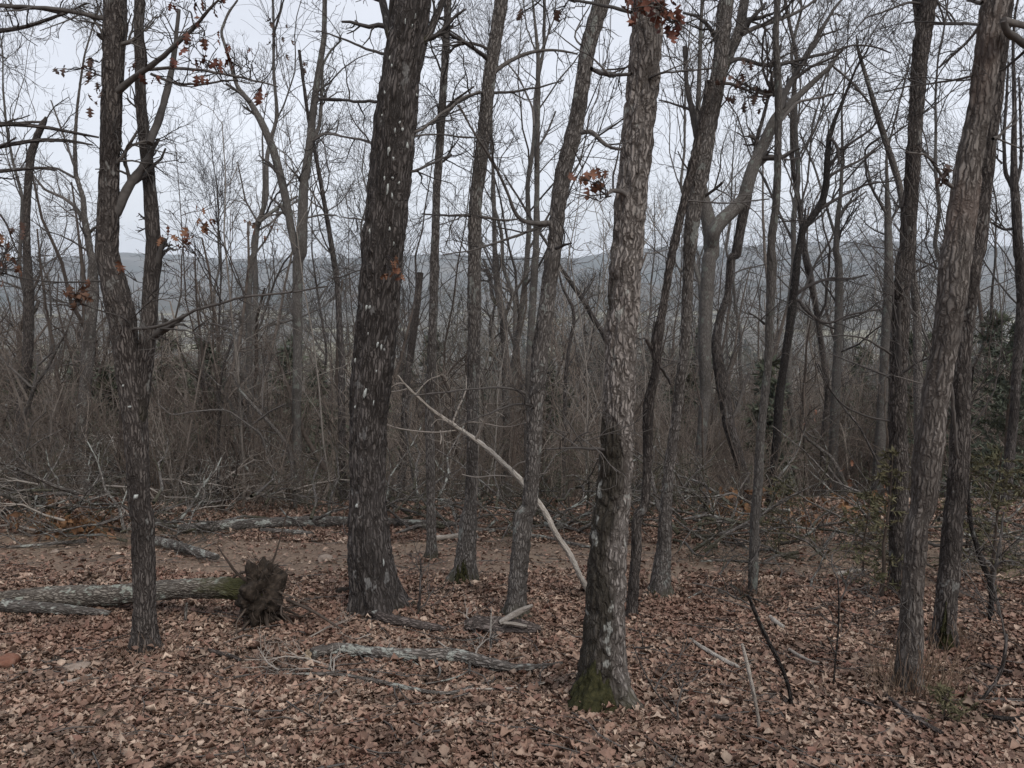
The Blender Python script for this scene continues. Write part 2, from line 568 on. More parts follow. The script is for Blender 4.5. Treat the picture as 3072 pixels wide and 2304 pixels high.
M_DEAD = bark_mat('bare_dead_wood', (0.52, 0.48, 0.43), (0.17, 0.135, 0.11), blotch=0.5, lichen=0.0, crack=0.35)
M_ROT = bark_mat('rotten_wood', (0.2, 0.165, 0.15), (0.03, 0.024, 0.021), blotch=0.7, lichen=0.2, lich_col=(0.3, 0.3, 0.28))
M_TWIG = twig_mat('twig_wood', [(0.055, 0.049, 0.046), (0.088, 0.079, 0.073), (0.125, 0.112, 0.103)])
M_DTWIG = twig_mat('dark_twig_wood', [(0.035, 0.03, 0.029), (0.06, 0.052, 0.048)])
M_PTWIG = twig_mat('pale_twig_wood', [(0.24, 0.21, 0.185), (0.36, 0.32, 0.28)])
M_BRUSH = twig_mat('brush_wood', [(0.085, 0.066, 0.054), (0.155, 0.125, 0.104), (0.25, 0.21, 0.178), (0.11, 0.082, 0.066)])
M_FAR = twig_mat('far_wood', [(0.1, 0.095, 0.08), (0.15, 0.142, 0.12), (0.19, 0.182, 0.155)])
LEAFC = [(0.07, 0.045, 0.034), (0.235, 0.152, 0.112), (0.331, 0.228, 0.171), (0.151, 0.088, 0.066), (0.392, 0.277, 0.21), (0.231, 0.125, 0.095), (0.1, 0.065, 0.05), (0.308, 0.213, 0.161), (0.506, 0.391, 0.305), (0.197, 0.112, 0.084), (0.282, 0.184, 0.137), (0.13, 0.084, 0.064), (0.461, 0.355, 0.277), (0.049, 0.032, 0.025)]
M_LITTER = leaf_mat('dead_leaf_litter', LEAFC, True)
M_LEAF = leaf_mat('dead_leaf', LEAFC, False)
M_REDLEAF = leaf_mat('russet_leaf', [(0.085, 0.03, 0.024), (0.13, 0.048, 0.034), (0.17, 0.075, 0.048), (0.1, 0.04, 0.032)], False)
M_TANLEAF = leaf_mat('tan_leaf', [(0.15, 0.066, 0.038), (0.19, 0.098, 0.058), (0.12, 0.05, 0.033)], False)
M_DRABLEAF = leaf_mat('drab_hanging_leaf', [(0.06, 0.045, 0.04), (0.09, 0.06, 0.05)], False)
M_SOIL = noise_mat('leaf_mould', [(0.045, 0.028, 0.021), (0.1, 0.065, 0.047), (0.17, 0.115, 0.085)], 28, 8, 0.015)
M_MOSS = noise_mat('moss', [(0.014, 0.014, 0.007), (0.03, 0.029, 0.012), (0.058, 0.052, 0.023)], 40, 6, 0.02)
M_STONE = noise_mat('field_stone', [(0.16, 0.12, 0.095), (0.24, 0.19, 0.155), (0.3, 0.25, 0.21)], 14, 7, 0.02)
M_REDSTONE = noise_mat('rusty_stone', [(0.1, 0.045, 0.03), (0.16, 0.075, 0.05), (0.2, 0.12, 0.09)], 12, 7, 0.02)
M_LICHEN = noise_mat('white_lichen', [(0.24, 0.25, 0.24), (0.34, 0.355, 0.34), (0.46, 0.47, 0.45)], 90, 4, 0.004)
M_CUT = noise_mat('cut_wood', [(0.34, 0.25, 0.16), (0.47, 0.37, 0.26)], 30, 5, 0.004)
M_CEDAR = leaf_mat('cedar_foliage', [(0.07, 0.064, 0.036), (0.1, 0.09, 0.05), (0.13, 0.11, 0.063)], True)
M_PINE = leaf_mat('pine_foliage', [(0.05, 0.062, 0.048), (0.085, 0.1, 0.076), (0.12, 0.135, 0.105)], True)
for nm in ('cedar_foliage', 'pine_foliage'):
    for n_ in MATS[nm].node_tree.nodes:
        if n_.bl_idname == 'ShaderNodeMix':
            n_.inputs['B'].default_value = (0.06, 0.06, 0.032, 1)
M_STRAW = leaf_mat('dry_straw', [(0.12, 0.08, 0.055), (0.22, 0.16, 0.11), (0.3, 0.23, 0.17)], True)
M_EARTH = noise_mat('root_soil', [(0.01, 0.008, 0.006), (0.028, 0.021, 0.016), (0.07, 0.053, 0.041)], 22, 8, 0.03)
M_ROOT = twig_mat('root_wood', [(0.045, 0.034, 0.028), (0.1, 0.078, 0.063)])


def terrain_mat():
    """leaf mould close by, winter pasture and bare woodland on the valley floor"""
    m, t, b = new_mat('woodland_floor')
    geo = N(t, 'ShaderNodeNewGeometry')
    sep = N(t, 'ShaderNodeSeparateXYZ'); t.links.new(geo.outputs['Position'], sep.inputs[0])
    n1 = N(t, 'ShaderNodeTexNoise', Scale=30.0, Detail=8, Roughness=0.7); t.links.new(geo.outputs['Position'], n1.inputs['Vector'])
    n0 = N(t, 'ShaderNodeTexNoise', Scale=0.9, Detail=4); t.links.new(geo.outputs['Position'], n0.inputs['Vector'])
    r = N(t, 'ShaderNodeValToRGB')
    els = r.color_ramp.elements
    els[0].position = 0.32; els[0].color = (0.05, 0.034, 0.026, 1)
    els[1].position = 0.7; els[1].color = (0.3, 0.21, 0.155, 1)
    e = els.new(0.5); e.color = (0.2, 0.145, 0.108, 1)
    t.links.new(n1.outputs['Fac'], r.inputs['Fac'])
    c = mixc(t, ramp(t, n0.outputs['Fac'], 0.45, 0.65, 0, 0.4), r.outputs['Color'], (0.26, 0.2, 0.145))
    n2 = N(t, 'ShaderNodeTexNoise', Scale=0.012, Detail=3); t.links.new(geo.outputs['Position'], n2.inputs['Vector'])
    far = mixc(t, ramp(t, n2.outputs['Fac'], 0.56, 0.6), (0.1, 0.092, 0.075), (0.2, 0.185, 0.13))
    c = mixc(t, ramp(t, sep.outputs['Y'], 200, 500), c, far)
    t.links.new(c, b.inputs['Base Color'])
    bp = N(t, 'ShaderNodeBump', Strength=0.8, Distance=0.03)
    t.links.new(n1.outputs['Fac'], bp.inputs['Height']); t.links.new(bp.outputs[0], b.inputs['Normal'])
    return m


M_GROUND = terrain_mat()
M_HILL = noise_mat('wooded_hill', [(0.03, 0.042, 0.035), (0.08, 0.076, 0.066), (0.15, 0.138, 0.118)], 0.007, 9, 0.0)

# ------------------------------------------------------------------ ground and hills
def axis(a0, a1, step, far, grow_=1.12):
    xs = list(np.arange(a0, a1, step))
    s = step
    while xs[-1] < far:
        s *= grow_
        xs.append(xs[-1] + s)
    return xs


def grid(xs, ys, f):
    X, Y = np.meshgrid(xs, ys)
    V = np.stack([X, Y, f(X, Y)], -1).reshape(-1, 3)
    nx, ny = len(xs), len(ys)
    i = np.arange(ny - 1)[:, None] * nx; j = np.arange(nx - 1)[None, :]
    return V, np.stack([i + j, i + j + 1, i + nx + j + 1, i + nx + j], -1).reshape(-1, 4)


half = axis(0, 10, 0.14, 2600, 1.14)
xs = [-k for k in half[:0:-1]] + half
ys = [-400, -150, -60, -25, -12, -8] + axis(-5, 16, 0.12, 2600, 1.06)
V, Q = grid(np.array(xs), np.array(ys), hz)
ground = tag(link('ground', MB().add(V, Q).mesh('ground', M_GROUND)), 'leaf covered hillside falling away to a wide valley', None, None, 'structure')


def hill_obj(name, y0, y1, top, amp, seed, label):
    xs_ = np.linspace(-3400, 3400, 300); ys_ = np.linspace(y0, y1, 36)

    def f(X, Y):
        k = sstep(y0, y0 + 0.75 * (y1 - y0), Y)
        ridge_ = top + amp * (vnoise(X / 520, 0.3, 0, seed) + 0.5 * vnoise(X / 210, 0.7, 0, seed + 1) + 0.2 * vnoise(X / 90, Y / 200, 0, seed + 4))
        can = 4.0 * vnoise(X / 14, Y / 14, 0, seed + 2) + 2 * vnoise(X / 30, Y / 30, 0, seed + 3)
        return -66 + k * (ridge_ + 66) + can * sstep(0, 0.2, k)
    V_, Q_ = grid(xs_, ys_, f)
    return tag(link(name, MB().add(V_, Q_).mesh(name, M_HILL)), label, None, None, 'structure')


hill_obj('hills', 1500, 2500, 32, 36, 46, 'far blue wooded ridge along the skyline')
hill_obj('hills', 900, 1350, -34, 20, 50, 'low wooded rise on the far side of the valley')

# ------------------------------------------------------------------ prototypes
def bare_tree(H, r0, seed, mat, nl=(14, 7, 6, 3), lean=0.1, t0=0.28, org=(0, 0, 0), rmin=0.003, low=False):
    g = np.random.default_rng(seed)
    k = 16
    z = np.linspace(-0.3, H, k)
    x = np.cumsum(g.normal(size=k) * H * 0.008) + lean * z * g.normal()
    y = np.cumsum(g.normal(size=k) * H * 0.008) + lean * z * g.normal()
    P = np.stack([x - x[0], y - y[0], z], 1)
    R = r0 * np.interp(np.linspace(0, 1, k), [0, 0.06, 0.5, 1], [1.35, 1.0, 0.68, 0.12])
    mbt = MB()
    if low:
        tubes(mbt, P[None], R[None], 6)
    else:
        stem(mbt, P, R, 14, 0.16, 0.008, 0.05, 0.2, seed)
    mbc = MB()
    P1, R1 = grow(P[None], R[None], nl[0], (0.26 * H, 0.42 * H), (28, 62), (t0, 0.97), 10, 0.55, 0.12, 0.16, rmin * 2, 0.25, g)
    P2, R2 = grow(P1, R1, nl[1], (0.1 * H, 0.19 * H), (25, 60), (0.18, 0.98), 7, 0.6, 0.12, 0.2, rmin * 1.4, 0.35, g)
    P3, R3 = grow(P2, R2, nl[2], (0.05 * H, 0.095 * H), (25, 60), (0.15, 1), 5, 0.65, 0.12, 0.25, rmin, 0.5, g)
    tubes(mbc, P1, R1, 4 if low else 6); tubes(mbc, P2, R2, 3 if low else 4); tubes(mbc, P3, R3, 3)
    if len(nl) > 3 and nl[3]:
        P4, R4 = grow(P3, R3, nl[3], (0.025 * H, 0.05 * H), (25, 60), (0.15, 1), 4, 0.7, 0.1, 0.3, rmin, 0.6, g)
        tubes(mbc, P4, R4, 3)
    return mbt, mbc


def shrub(H, n, seed, mat, leafy=None, spread=0.5):
    g = np.random.default_rng(seed)
    k = 7
    d = norm(np.stack([g.normal(size=n) * spread, g.normal(size=n) * spread, np.ones(n)], 1))
    pos = np.stack([g.normal(size=n) * 0.25, g.normal(size=n) * 0.25, np.full(n, -0.1)], 1)
    ln = H * g.uniform(0.55, 1.05, n)
    pts = [pos]
    for s_ in range(k - 1):
        d = norm(d + 0.13 * g.normal(size=(n, 3)) + np.array([0, 0, 0.06]))
        pts.append(pts[-1] + d * (ln / (k - 1))[:, None])
    P = np.stack(pts, 1)
    R = (g.uniform(0.007, 0.02, n)[:, None]) * np.linspace(1, 0.3, k)[None]
    mb = MB()
    tubes(mb, P, R, 4)
    P1, R1 = grow(P, R, 8, (0.22 * H, 0.42 * H), (25, 65), (0.2, 1), 6, 0.6, 0.08, 0.2, 0.004, 0.5, g)
    tubes(mb, P1, R1, 3)
    P2, R2 = grow(P1, R1, 4, (0.09 * H, 0.2 * H), (25, 70), (0.2, 1), 4, 0.7, 0.05, 0.25, 0.003, 0.6, g)
    tubes(mb, P2, R2, 3)
    me = mb.mesh('shrub', mat)
    if leafy is not None:
        me.materials.append(leafy)
    return me, P2


LEAF_S = np.array([0, 0.25, 0.45, 0.7, 1.0]); LEAF_W = np.array([0.03, 0.3, 0.14, 0.33, 0.05])


def leaf_shape(S, W, curl, fold, twist, g=None):
    """oak leaf lying along x, folded at its midrib: 3 vertices at each station"""
    k = len(S)
    V_ = np.zeros((k, 3, 3))
    z = curl * (S - 0.45) ** 2
    for c, sg in ((0, -1), (1, 0), (2, 1)):
        V_[:, c, 0] = S - 0.5
        V_[:, c, 1] = sg * W
        V_[:, c, 2] = z + abs(sg) * W * fold + sg * W * twist * (S - 0.5)
    q = []
    for i in range(k - 1):
        for c in (0, 1):
            q.append((i * 3 + c, i * 3 + c + 1, i * 3 + 3 + c + 1, i * 3 + 3 + c))
    return V_.reshape(-1, 3), np.array(q)


def rot_batch(rx, ry, rz):
    c, s_ = np.cos, np.sin
    z0, o1 = np.zeros_like(rx), np.ones_like(rx)
    X = np.stack([o1, z0, z0, z0, c(rx), -s_(rx), z0, s_(rx), c(rx)], -1).reshape(-1, 3, 3)
    Y = np.stack([c(ry), z0, s_(ry), z0, o1, z0, -s_(ry), z0, c(ry)], -1).reshape(-1, 3, 3)
    Z = np.stack([c(rz), -s_(rz), z0, s_(rz), c(rz), z0, z0, z0, o1], -1).reshape(-1, 3, 3)
    return Z @ Y @ X


def scatter_leaves(mb, pos, size, tilt, g, S=LEAF_S, W=LEAF_W):
    n = len(pos)
    Vs = []
    variants = []
    for q_ in range(30):
        kind = q_ % 5
        Wk = W if kind < 2 else (np.array([0.02, 0.2, 0.27, 0.2, 0.02]) if kind == 2 else (np.array([0.05, 0.16, 0.3, 0.1, 0.04]) if kind == 3 else W * np.array([1, 0.7, 1.6, 0.5, 2])))
        variants.append(leaf_shape(S + np.array([0, 0.06, 0.06, 0.04, 0]) * g.normal(), Wk * g.uniform(0.75, 1.25), g.uniform(-0.9, 1.3), g.uniform(-0.4, 1.0) if kind != 3 else g.uniform(0.6, 2.0), g.uniform(-1.1, 1.1)))
    q = variants[0][1]
    B_ = np.stack([v for v, _ in variants])
    pick = g.integers(0, 30, n)
    R_ = rot_batch(g.normal(size=n) * tilt, g.normal(size=n) * tilt, g.uniform(0, 6.28, n))
    V_ = np.einsum('nij,nkj->nki', R_, B_[pick] * size[:, None, None]) + pos[:, None, :]
    nv = B_.shape[1]
    Q_ = (q[None] + (np.arange(n) * nv)[:, None, None]).reshape(-1, 4)
    mb.add(V_, Q_)


def conifer(H, rad, nb, ns, seed, blade=0.14, mat=None, sparse=0.0, droop=-0.05):
    g = np.random.default_rng(seed)
    k = 8
    P = np.stack([np.cumsum(g.normal(size=k) * 0.01 * H), np.cumsum(g.normal(size=k) * 0.01 * H), np.linspace(-0.15, H, k)], 1)
    P[:, :2] -= P[0, :2]
    R = 0.016 * H * np.linspace(1, 0.15, k)
    mt = MB(); tubes(mt, P[None], R[None], 6)
    t = g.uniform(0.1, 0.99, nb)
    ln = rad * (1 - t) ** 0.7 * g.uniform(0.5, 1.15, nb) + 0.06 * rad
    a = g.uniform(0, 6.28, nb)
    d = norm(np.stack([np.cos(a), np.sin(a), g.uniform(0.0, 0.7, nb)], 1))
    p = np.stack([np.interp(t, np.linspace(0, 1, k), P[:, c]) for c in range(3)], 1)
    pts = [p]
    for s_ in range(4):
        d = norm(d + 0.14 * g.normal(size=(nb, 3)) + np.array([0, 0, droop]))
        pts.append(pts[-1] + d * (ln / 4)[:, None])
    PB = np.stack(pts, 1)
    RB = np.full((nb, 5), 0.004 * max(1, H / 3)) * np.linspace(1, 0.4, 5)
    tubes(mt, PB, RB, 3)
    mf = MB()
    bi = np.repeat(np.arange(nb), ns); n = len(bi)
    f = g.uniform(0.15 + sparse, 1, n) * 4
    i0 = np.minimum(f.astype(int), 3); fr = (f - i0)[:, None]
    c = PB[bi, i0] * (1 - fr) + PB[bi, i0 + 1] * fr
    tan = norm(PB[bi, i0 + 1] - PB[bi, i0])
    dd = norm(tan * 0.7 + g.normal(size=(n, 3)) * 0.75)
    L_ = blade * g.uniform(0.5, 1.3, n)[:, None]
    sd_ = norm(np.cross(dd, g.normal(size=(n, 3)))) * L_ * 0.13
    V_ = np.stack([c - sd_, c + sd_, c + dd * L_ * 0.6 + sd_ * 0.8, c + dd * L_], 1)
    mf.add(V_, np.arange(n * 4).reshape(-1, 4))
    return mt, mf


# ------------------------------------------------------------------ instanced stuff
def stuff_points(name, label, protos, pos, scl, rot, idx):
    pc = bpy.data.collections.new(name + '_kinds')
    for k, me in enumerate(protos):
        o = bpy.data.objects.new('%s_kind_%02d' % (name, k), me)
        pc.objects.link(o)
    pm = bpy.data.meshes.new(name)
    pm.vertices.add(len(pos)); pm.vertices.foreach_set('co', np.asarray(pos, np.float32).ravel())
    for n_, ty, key, v in (('scl', 'FLOAT', 'value', scl), ('idx', 'INT', 'value', idx), ('rot', 'FLOAT_VECTOR', 'vector', rot)):
        a = pm.attributes.new(n_, ty, 'POINT')
        a.data.foreach_set(key, np.asarray(v, np.int32 if ty == 'INT' else np.float32).ravel())
    o = tag(link(name, pm), label, None, None, 'stuff')
    ng = bpy.data.node_groups.new(name, 'GeometryNodeTree')
    ng.interface.new_socket('Geometry', in_out='INPUT', socket_type='NodeSocketGeometry')
    ng.interface.new_socket('Geometry', in_out='OUTPUT', socket_type='NodeSocketGeometry')
    nn = ng.nodes.new
    gi, go = nn('NodeGroupInput'), nn('NodeGroupOutput')
    ci = nn('GeometryNodeCollectionInfo'); ci.inputs['Collection'].default_value = pc
    ci.inputs['Separate Children'].default_value = True; ci.inputs['Reset Children'].default_value = True
    ip = nn('GeometryNodeInstanceOnPoints'); ip.inputs['Pick Instance'].default_value = True

    def attr(nm_, ty):
        a_ = nn('GeometryNodeInputNamedAttribute'); a_.data_type = ty; a_.inputs['Name'].default_value = nm_
        return a_.outputs[0]
    ng.links.new(gi.outputs[0], ip.inputs['Points']); ng.links.new(ci.outputs[0], ip.inputs['Instance'])
    ng.links.new(attr('scl', 'FLOAT'), ip.inputs['Scale']); ng.links.new(attr('idx', 'INT'), ip.inputs['Instance Index'])
    ng.links.new(attr('rot', 'FLOAT_VECTOR'), ip.inputs['Rotation']); ng.links.new(ip.outputs[0], go.inputs[0])
    o.modifiers.new('scatter', 'NODES').node_group = ng
    return o


def merge_mb(*mbs):
    r = MB()
    for m_ in mbs:
        r.V += m_.V; r.B += m_.B; r.R += m_.R
        r.Q += [q + r.n for q in m_.Q]; r.T += [q + r.n for q in m_.T]
        r.n += m_.n
    return r


def wedge(n, y0, y1, g, margin=3.0, power=1.0, half=0.74):
    y = y0 + (y1 - y0) * g.random(n) ** power
    x = g.uniform(-1, 1, n) * (half * y + margin)
    return x, y


# brush along and below the brow
g = np.random.default_rng(5)
protos = [shrub(2.2, 9, 101, M_BRUSH)[0], shrub(2.8, 8, 102, M_BRUSH, None, 0.35)[0], shrub(3.2, 7, 103, M_BRUSH, None, 0.3)[0],
          shrub(1.6, 11, 104, M_BRUSH, None, 0.8)[0], shrub(3.6, 6, 105, M_BRUSH, None, 0.25)[0]]

def pole(H, n, seed, mat):
    g_ = np.random.default_rng(seed); mb_ = MB()
    for q in range(n):
        k_ = 9
        P_ = np.stack([np.cumsum(g_.normal(size=k_) * 0.05) + g_.normal() * 0.7 + g_.normal() * 0.1 * np.arange(k_), np.cumsum(g_.normal(size=k_) * 0.05) + g_.normal() * 0.7, np.linspace(-0.2, H * g_.uniform(0.7, 1.1), k_)], 1)
        R_ = (0.012 + 0.045 * g_.random() ** 2) * np.linspace(1, 0.25, k_)
        tubes(mb_, P_[None], R_[None], 5)
        a1, b1 = grow(P_[None], R_[None], 12, (0.5, 1.3), (35, 75), (0.3, 1), 6, 0.45, 0.1, 0.2, 0.005, 0.4, g_); tubes(mb_, a1, b1, 4)
        a2, b2 = grow(a1, b1, 4, (0.2, 0.5), (30, 70), (0.2, 1), 4, 0.6, 0.08, 0.25, 0.0035, 0.5, g_); tubes(mb_, a2, b2, 3)
    return mb_.mesh('pole', mat)


M_PTWIG2 = twig_mat('pale_sapling_wood', [(0.17, 0.15, 0.132), (0.26, 0.235, 0.21)])
M_BRUSH2 = twig_mat('dark_brush_wood', [(0.055, 0.043, 0.036), (0.11, 0.09, 0.077), (0.22, 0.19, 0.165)])
protos += [pole(4.2, 3, 111, M_BRUSH2), pole(5.2, 2, 112, M_BRUSH2), pole(3.4, 4, 113, M_BRUSH2), pole(4.6, 2, 114, M_PTWIG2), pole(5.6, 1, 115, M_BRUSH2)]
x, y = wedge(1250, 12.0, 52, g, 3, 1.35)
cl = vnoise(x / 3.2, y / 3.2, 0, 17) + 0.5 * vnoise(x / 1.3, y / 1.3, 0, 18)
kp = g.random(len(x)) < np.clip(0.62 + 0.75 * cl, 0.08, 1)
x, y, cl = x[kp], y[kp], cl[kp]
z = hz(x, y)
sc_ = g.uniform(0.6, 1.3, len(x)) * (1 + 0.28 * cl) * np.interp(y, [12, 13.5, 18, 50], [0.5, 0.95, 1.35, 1.9])
stuff_points('thicket', 'dense brown brush and saplings along the brow of the slope', protos,
             np.stack([x, y, z], 1), sc_, np.stack([g.normal(size=len(x)) * 0.12, g.normal(size=len(x)) * 0.12, g.uniform(0, 6.28, len(x))], 1), np.where(g.random(len(x)) < 0.42, g.integers(5, 10, len(x)), g.integers(0, 5, len(x))))

# the wood on the lower slope and the valley floor, one grey mass
protos = []
for k in range(4):
    a_, b_ = bare_tree(14 + k, 0.16, 300 + k, M_FAR, (11, 6, 6), 0.08, 0.25, rmin=0.012, low=True)
    protos.append(merge_mb(a_, b_).mesh('far_tree', M_FAR))
for k in range(2):
    a_, b_ = conifer(12 + 2 * k, 2.6, 90, 34, 320 + k, 0.7)
    protos.append(b_.mesh('far_pine', M_PINE))
x, y = wedge(1500, 62, 640, g, 10, 1.6)
idx = np.where(g.random(len(x)) < 0.42, g.integers(4, 6, len(x)), g.integers(0, 4, len(x)))
keep = ~((y > 300) & (vnoise(x / 70, y / 70, 0, 77) > 0.25))
x, y, idx = x[keep], y[keep], idx[keep]
stuff_points('woodland', 'grey winter woodland with dark pines filling the valley', protos, np.stack([x, y, hz(x, y)], 1),
             g.uniform(0.7, 1.1, len(x)), np.stack([0 * x, 0 * x, g.uniform(0, 6.28, len(x))], 1), idx)

# ------------------------------------------------------------------ leaf litter
g = np.random.default_rng(21)


def litter_points(n, y0, y1, power, g):
    x_, y_ = wedge(n, y0, y1, g, 1.2, power, 0.72)
    return x_, y_


protos = []
for k in range(14):                              # patches of the carpet: ten thick ones, four thin ones
    n_ = 430 if k < 10 else 24
    r_ = 0.27 * np.sqrt(g.random(n_)); a_ = g.uniform(0, 6.28, n_)
    mb = MB()
    scatter_leaves(mb, np.stack([r_ * np.cos(a_), r_ * np.sin(a_), 0.004 + 0.026 * g.random(n_) ** 1.5], 1), 0.031 * np.clip(np.exp(g.normal(size=n_) * 0.5), 0.4, 2.7), 0.28, g)
    protos.append(mb.mesh('leaf_patch', M_LITTER))
px_, py_, ps_, pk_ = [], [], [], []
for cell_, y0, y1, s0 in ((0.27, 2.3, 6.6, 1.0), (0.32, 6.6, 10.5, 1.15), (0.4, 10.5, 14.2, 1.4)):
    gy, gx = np.meshgrid(np.arange(y0, y1, cell_), np.arange(-12, 12, cell_), indexing='ij')
    x_ = (gx + g.uniform(-0.5, 0.5, gx.shape) * cell_).ravel(); y_ = (gy + g.uniform(-0.5, 0.5, gy.shape) * cell_).ravel()
    kp = np.abs(x_) < 0.72 * y_ + 1.3
    x_, y_ = x_[kp], y_[kp]; n_ = len(x_)
    off_ = np.abs(y_ - 8.3 - 0.3 * vnoise(x_ / 2.5, 1.0, 0, 9))
    thin = g.random(n_) < 1.02 - sstep(0.85, 1.5, off_)
    px_.append(x_); py_.append(y_); ps_.append(s0 * g.uniform(0.85, 1.15, n_)); pk_.append(np.where(thin, g.integers(10, 14, n_), g.integers(0, 10, n_)))
px_, py_, ps_, pk_ = (np.concatenate(q) for q in (px_, py_, ps_, pk_))
rot = []
for x_, y_ in zip(px_, py_):
    e1 = float(hz(x_, y_ + 0.15) - hz(x_, y_ - 0.15)) / 0.3; e0 = float(hz(x_ + 0.15, y_) - hz(x_ - 0.15, y_)) / 0.3
    up_ = Vector((-e0, -e1, 1)).normalized()
    rot.append((up_.to_track_quat('Z', 'Y').to_matrix() @ Matrix.Rotation(g.uniform(0, 6.28), 3, 'Z')).to_euler()[:])
stuff_points('leaf_litter', 'fallen brown oak leaves carpeting the forest floor', protos, np.stack([px_, py_, hz(px_, py_) + 0.004], 1), ps_, np.array(rot), pk_)

# the largest fallen leaves one by one
S9 = np.array([0, 0.08, 0.2, 0.31, 0.42, 0.52, 0.63, 0.73, 0.84, 0.93, 1.0])
W9 = np.array([0.012, 0.07, 0.2, 0.1, 0.29, 0.12, 0.34, 0.14, 0.25, 0.12, 0.03])
leafmesh = []
for k in range(8):
    v_, q_ = leaf_shape(S9, W9 * g.uniform(0.85, 1.15), g.uniform(-0.7, 1.4), g.uniform(-0.3, 0.8), g.uniform(-0.9, 0.9))
    leafmesh.append(MB().add(v_, q_).mesh('oak_leaf', M_LEAF))
x_, y_ = wedge(300, 2.75, 5.2, g, 0.1, 1.2, 0.66)
for a_, b_ in zip(x_, y_):
    o = link('leaf', leafmesh[g.integers(0, 8)], ground, (a_, b_, float(hz(a_, b_)) + 0.035))
    s_ = 0.05 * g.uniform(0.7, 1.35)
    o.scale = (s_, s_, s_)
    o.rotation_euler = (g.normal() * 0.4, g.normal() * 0.4, g.uniform(0, 6.28))

# small dead twigs lying about
mb = MB()
n_ = 1500
x_, y_ = wedge(n_, 2.7, 15, g, 1.0, 1.0)
a_ = g.uniform(0, 6.28, n_); ln = g.uniform(0.08, 0.55, n_)
p0 = np.stack([x_, y_, hz(x_, y_) + 0.03], 1)
d_ = np.stack([np.cos(a_), np.sin(a_), 0 * a_], 1)
pts = []
for f in (0, 0.35, 0.7, 1):
    q_ = p0 + d_ * (ln * f)[:, None] + g.normal(size=(n_, 3)) * 0.018
    q_[:, 2] = hz(q_[:, 0], q_[:, 1]) + 0.03 + 0.025 * g.random(n_)
    pts.append(q_)
tubes(mb, np.stack(pts, 1), g.uniform(0.002, 0.006, n_)[:, None] * np.array([[1, 0.9, 0.7, 0.5]]), 3)
tag(link('twig_litter', mb.mesh('twig_litter', M_TWIG)), 'small dead twigs strewn over the fallen leaves', None, None, 'stuff')

# ------------------------------------------------------------------ trees
HEROES = {}


def to_points(px, d0, dy=0.0):
    P, R = [], []
    n = len(px)
    for k, (u, v, wd) in enumerate(px):
        p, t = on_plane(u, v, d0 + dy * k / max(1, n - 1))
        P.append(p); R.append(max(0.0025, 0.93 * wd / 2 * t / F_PX))
    return np.array(P), np.array(R)


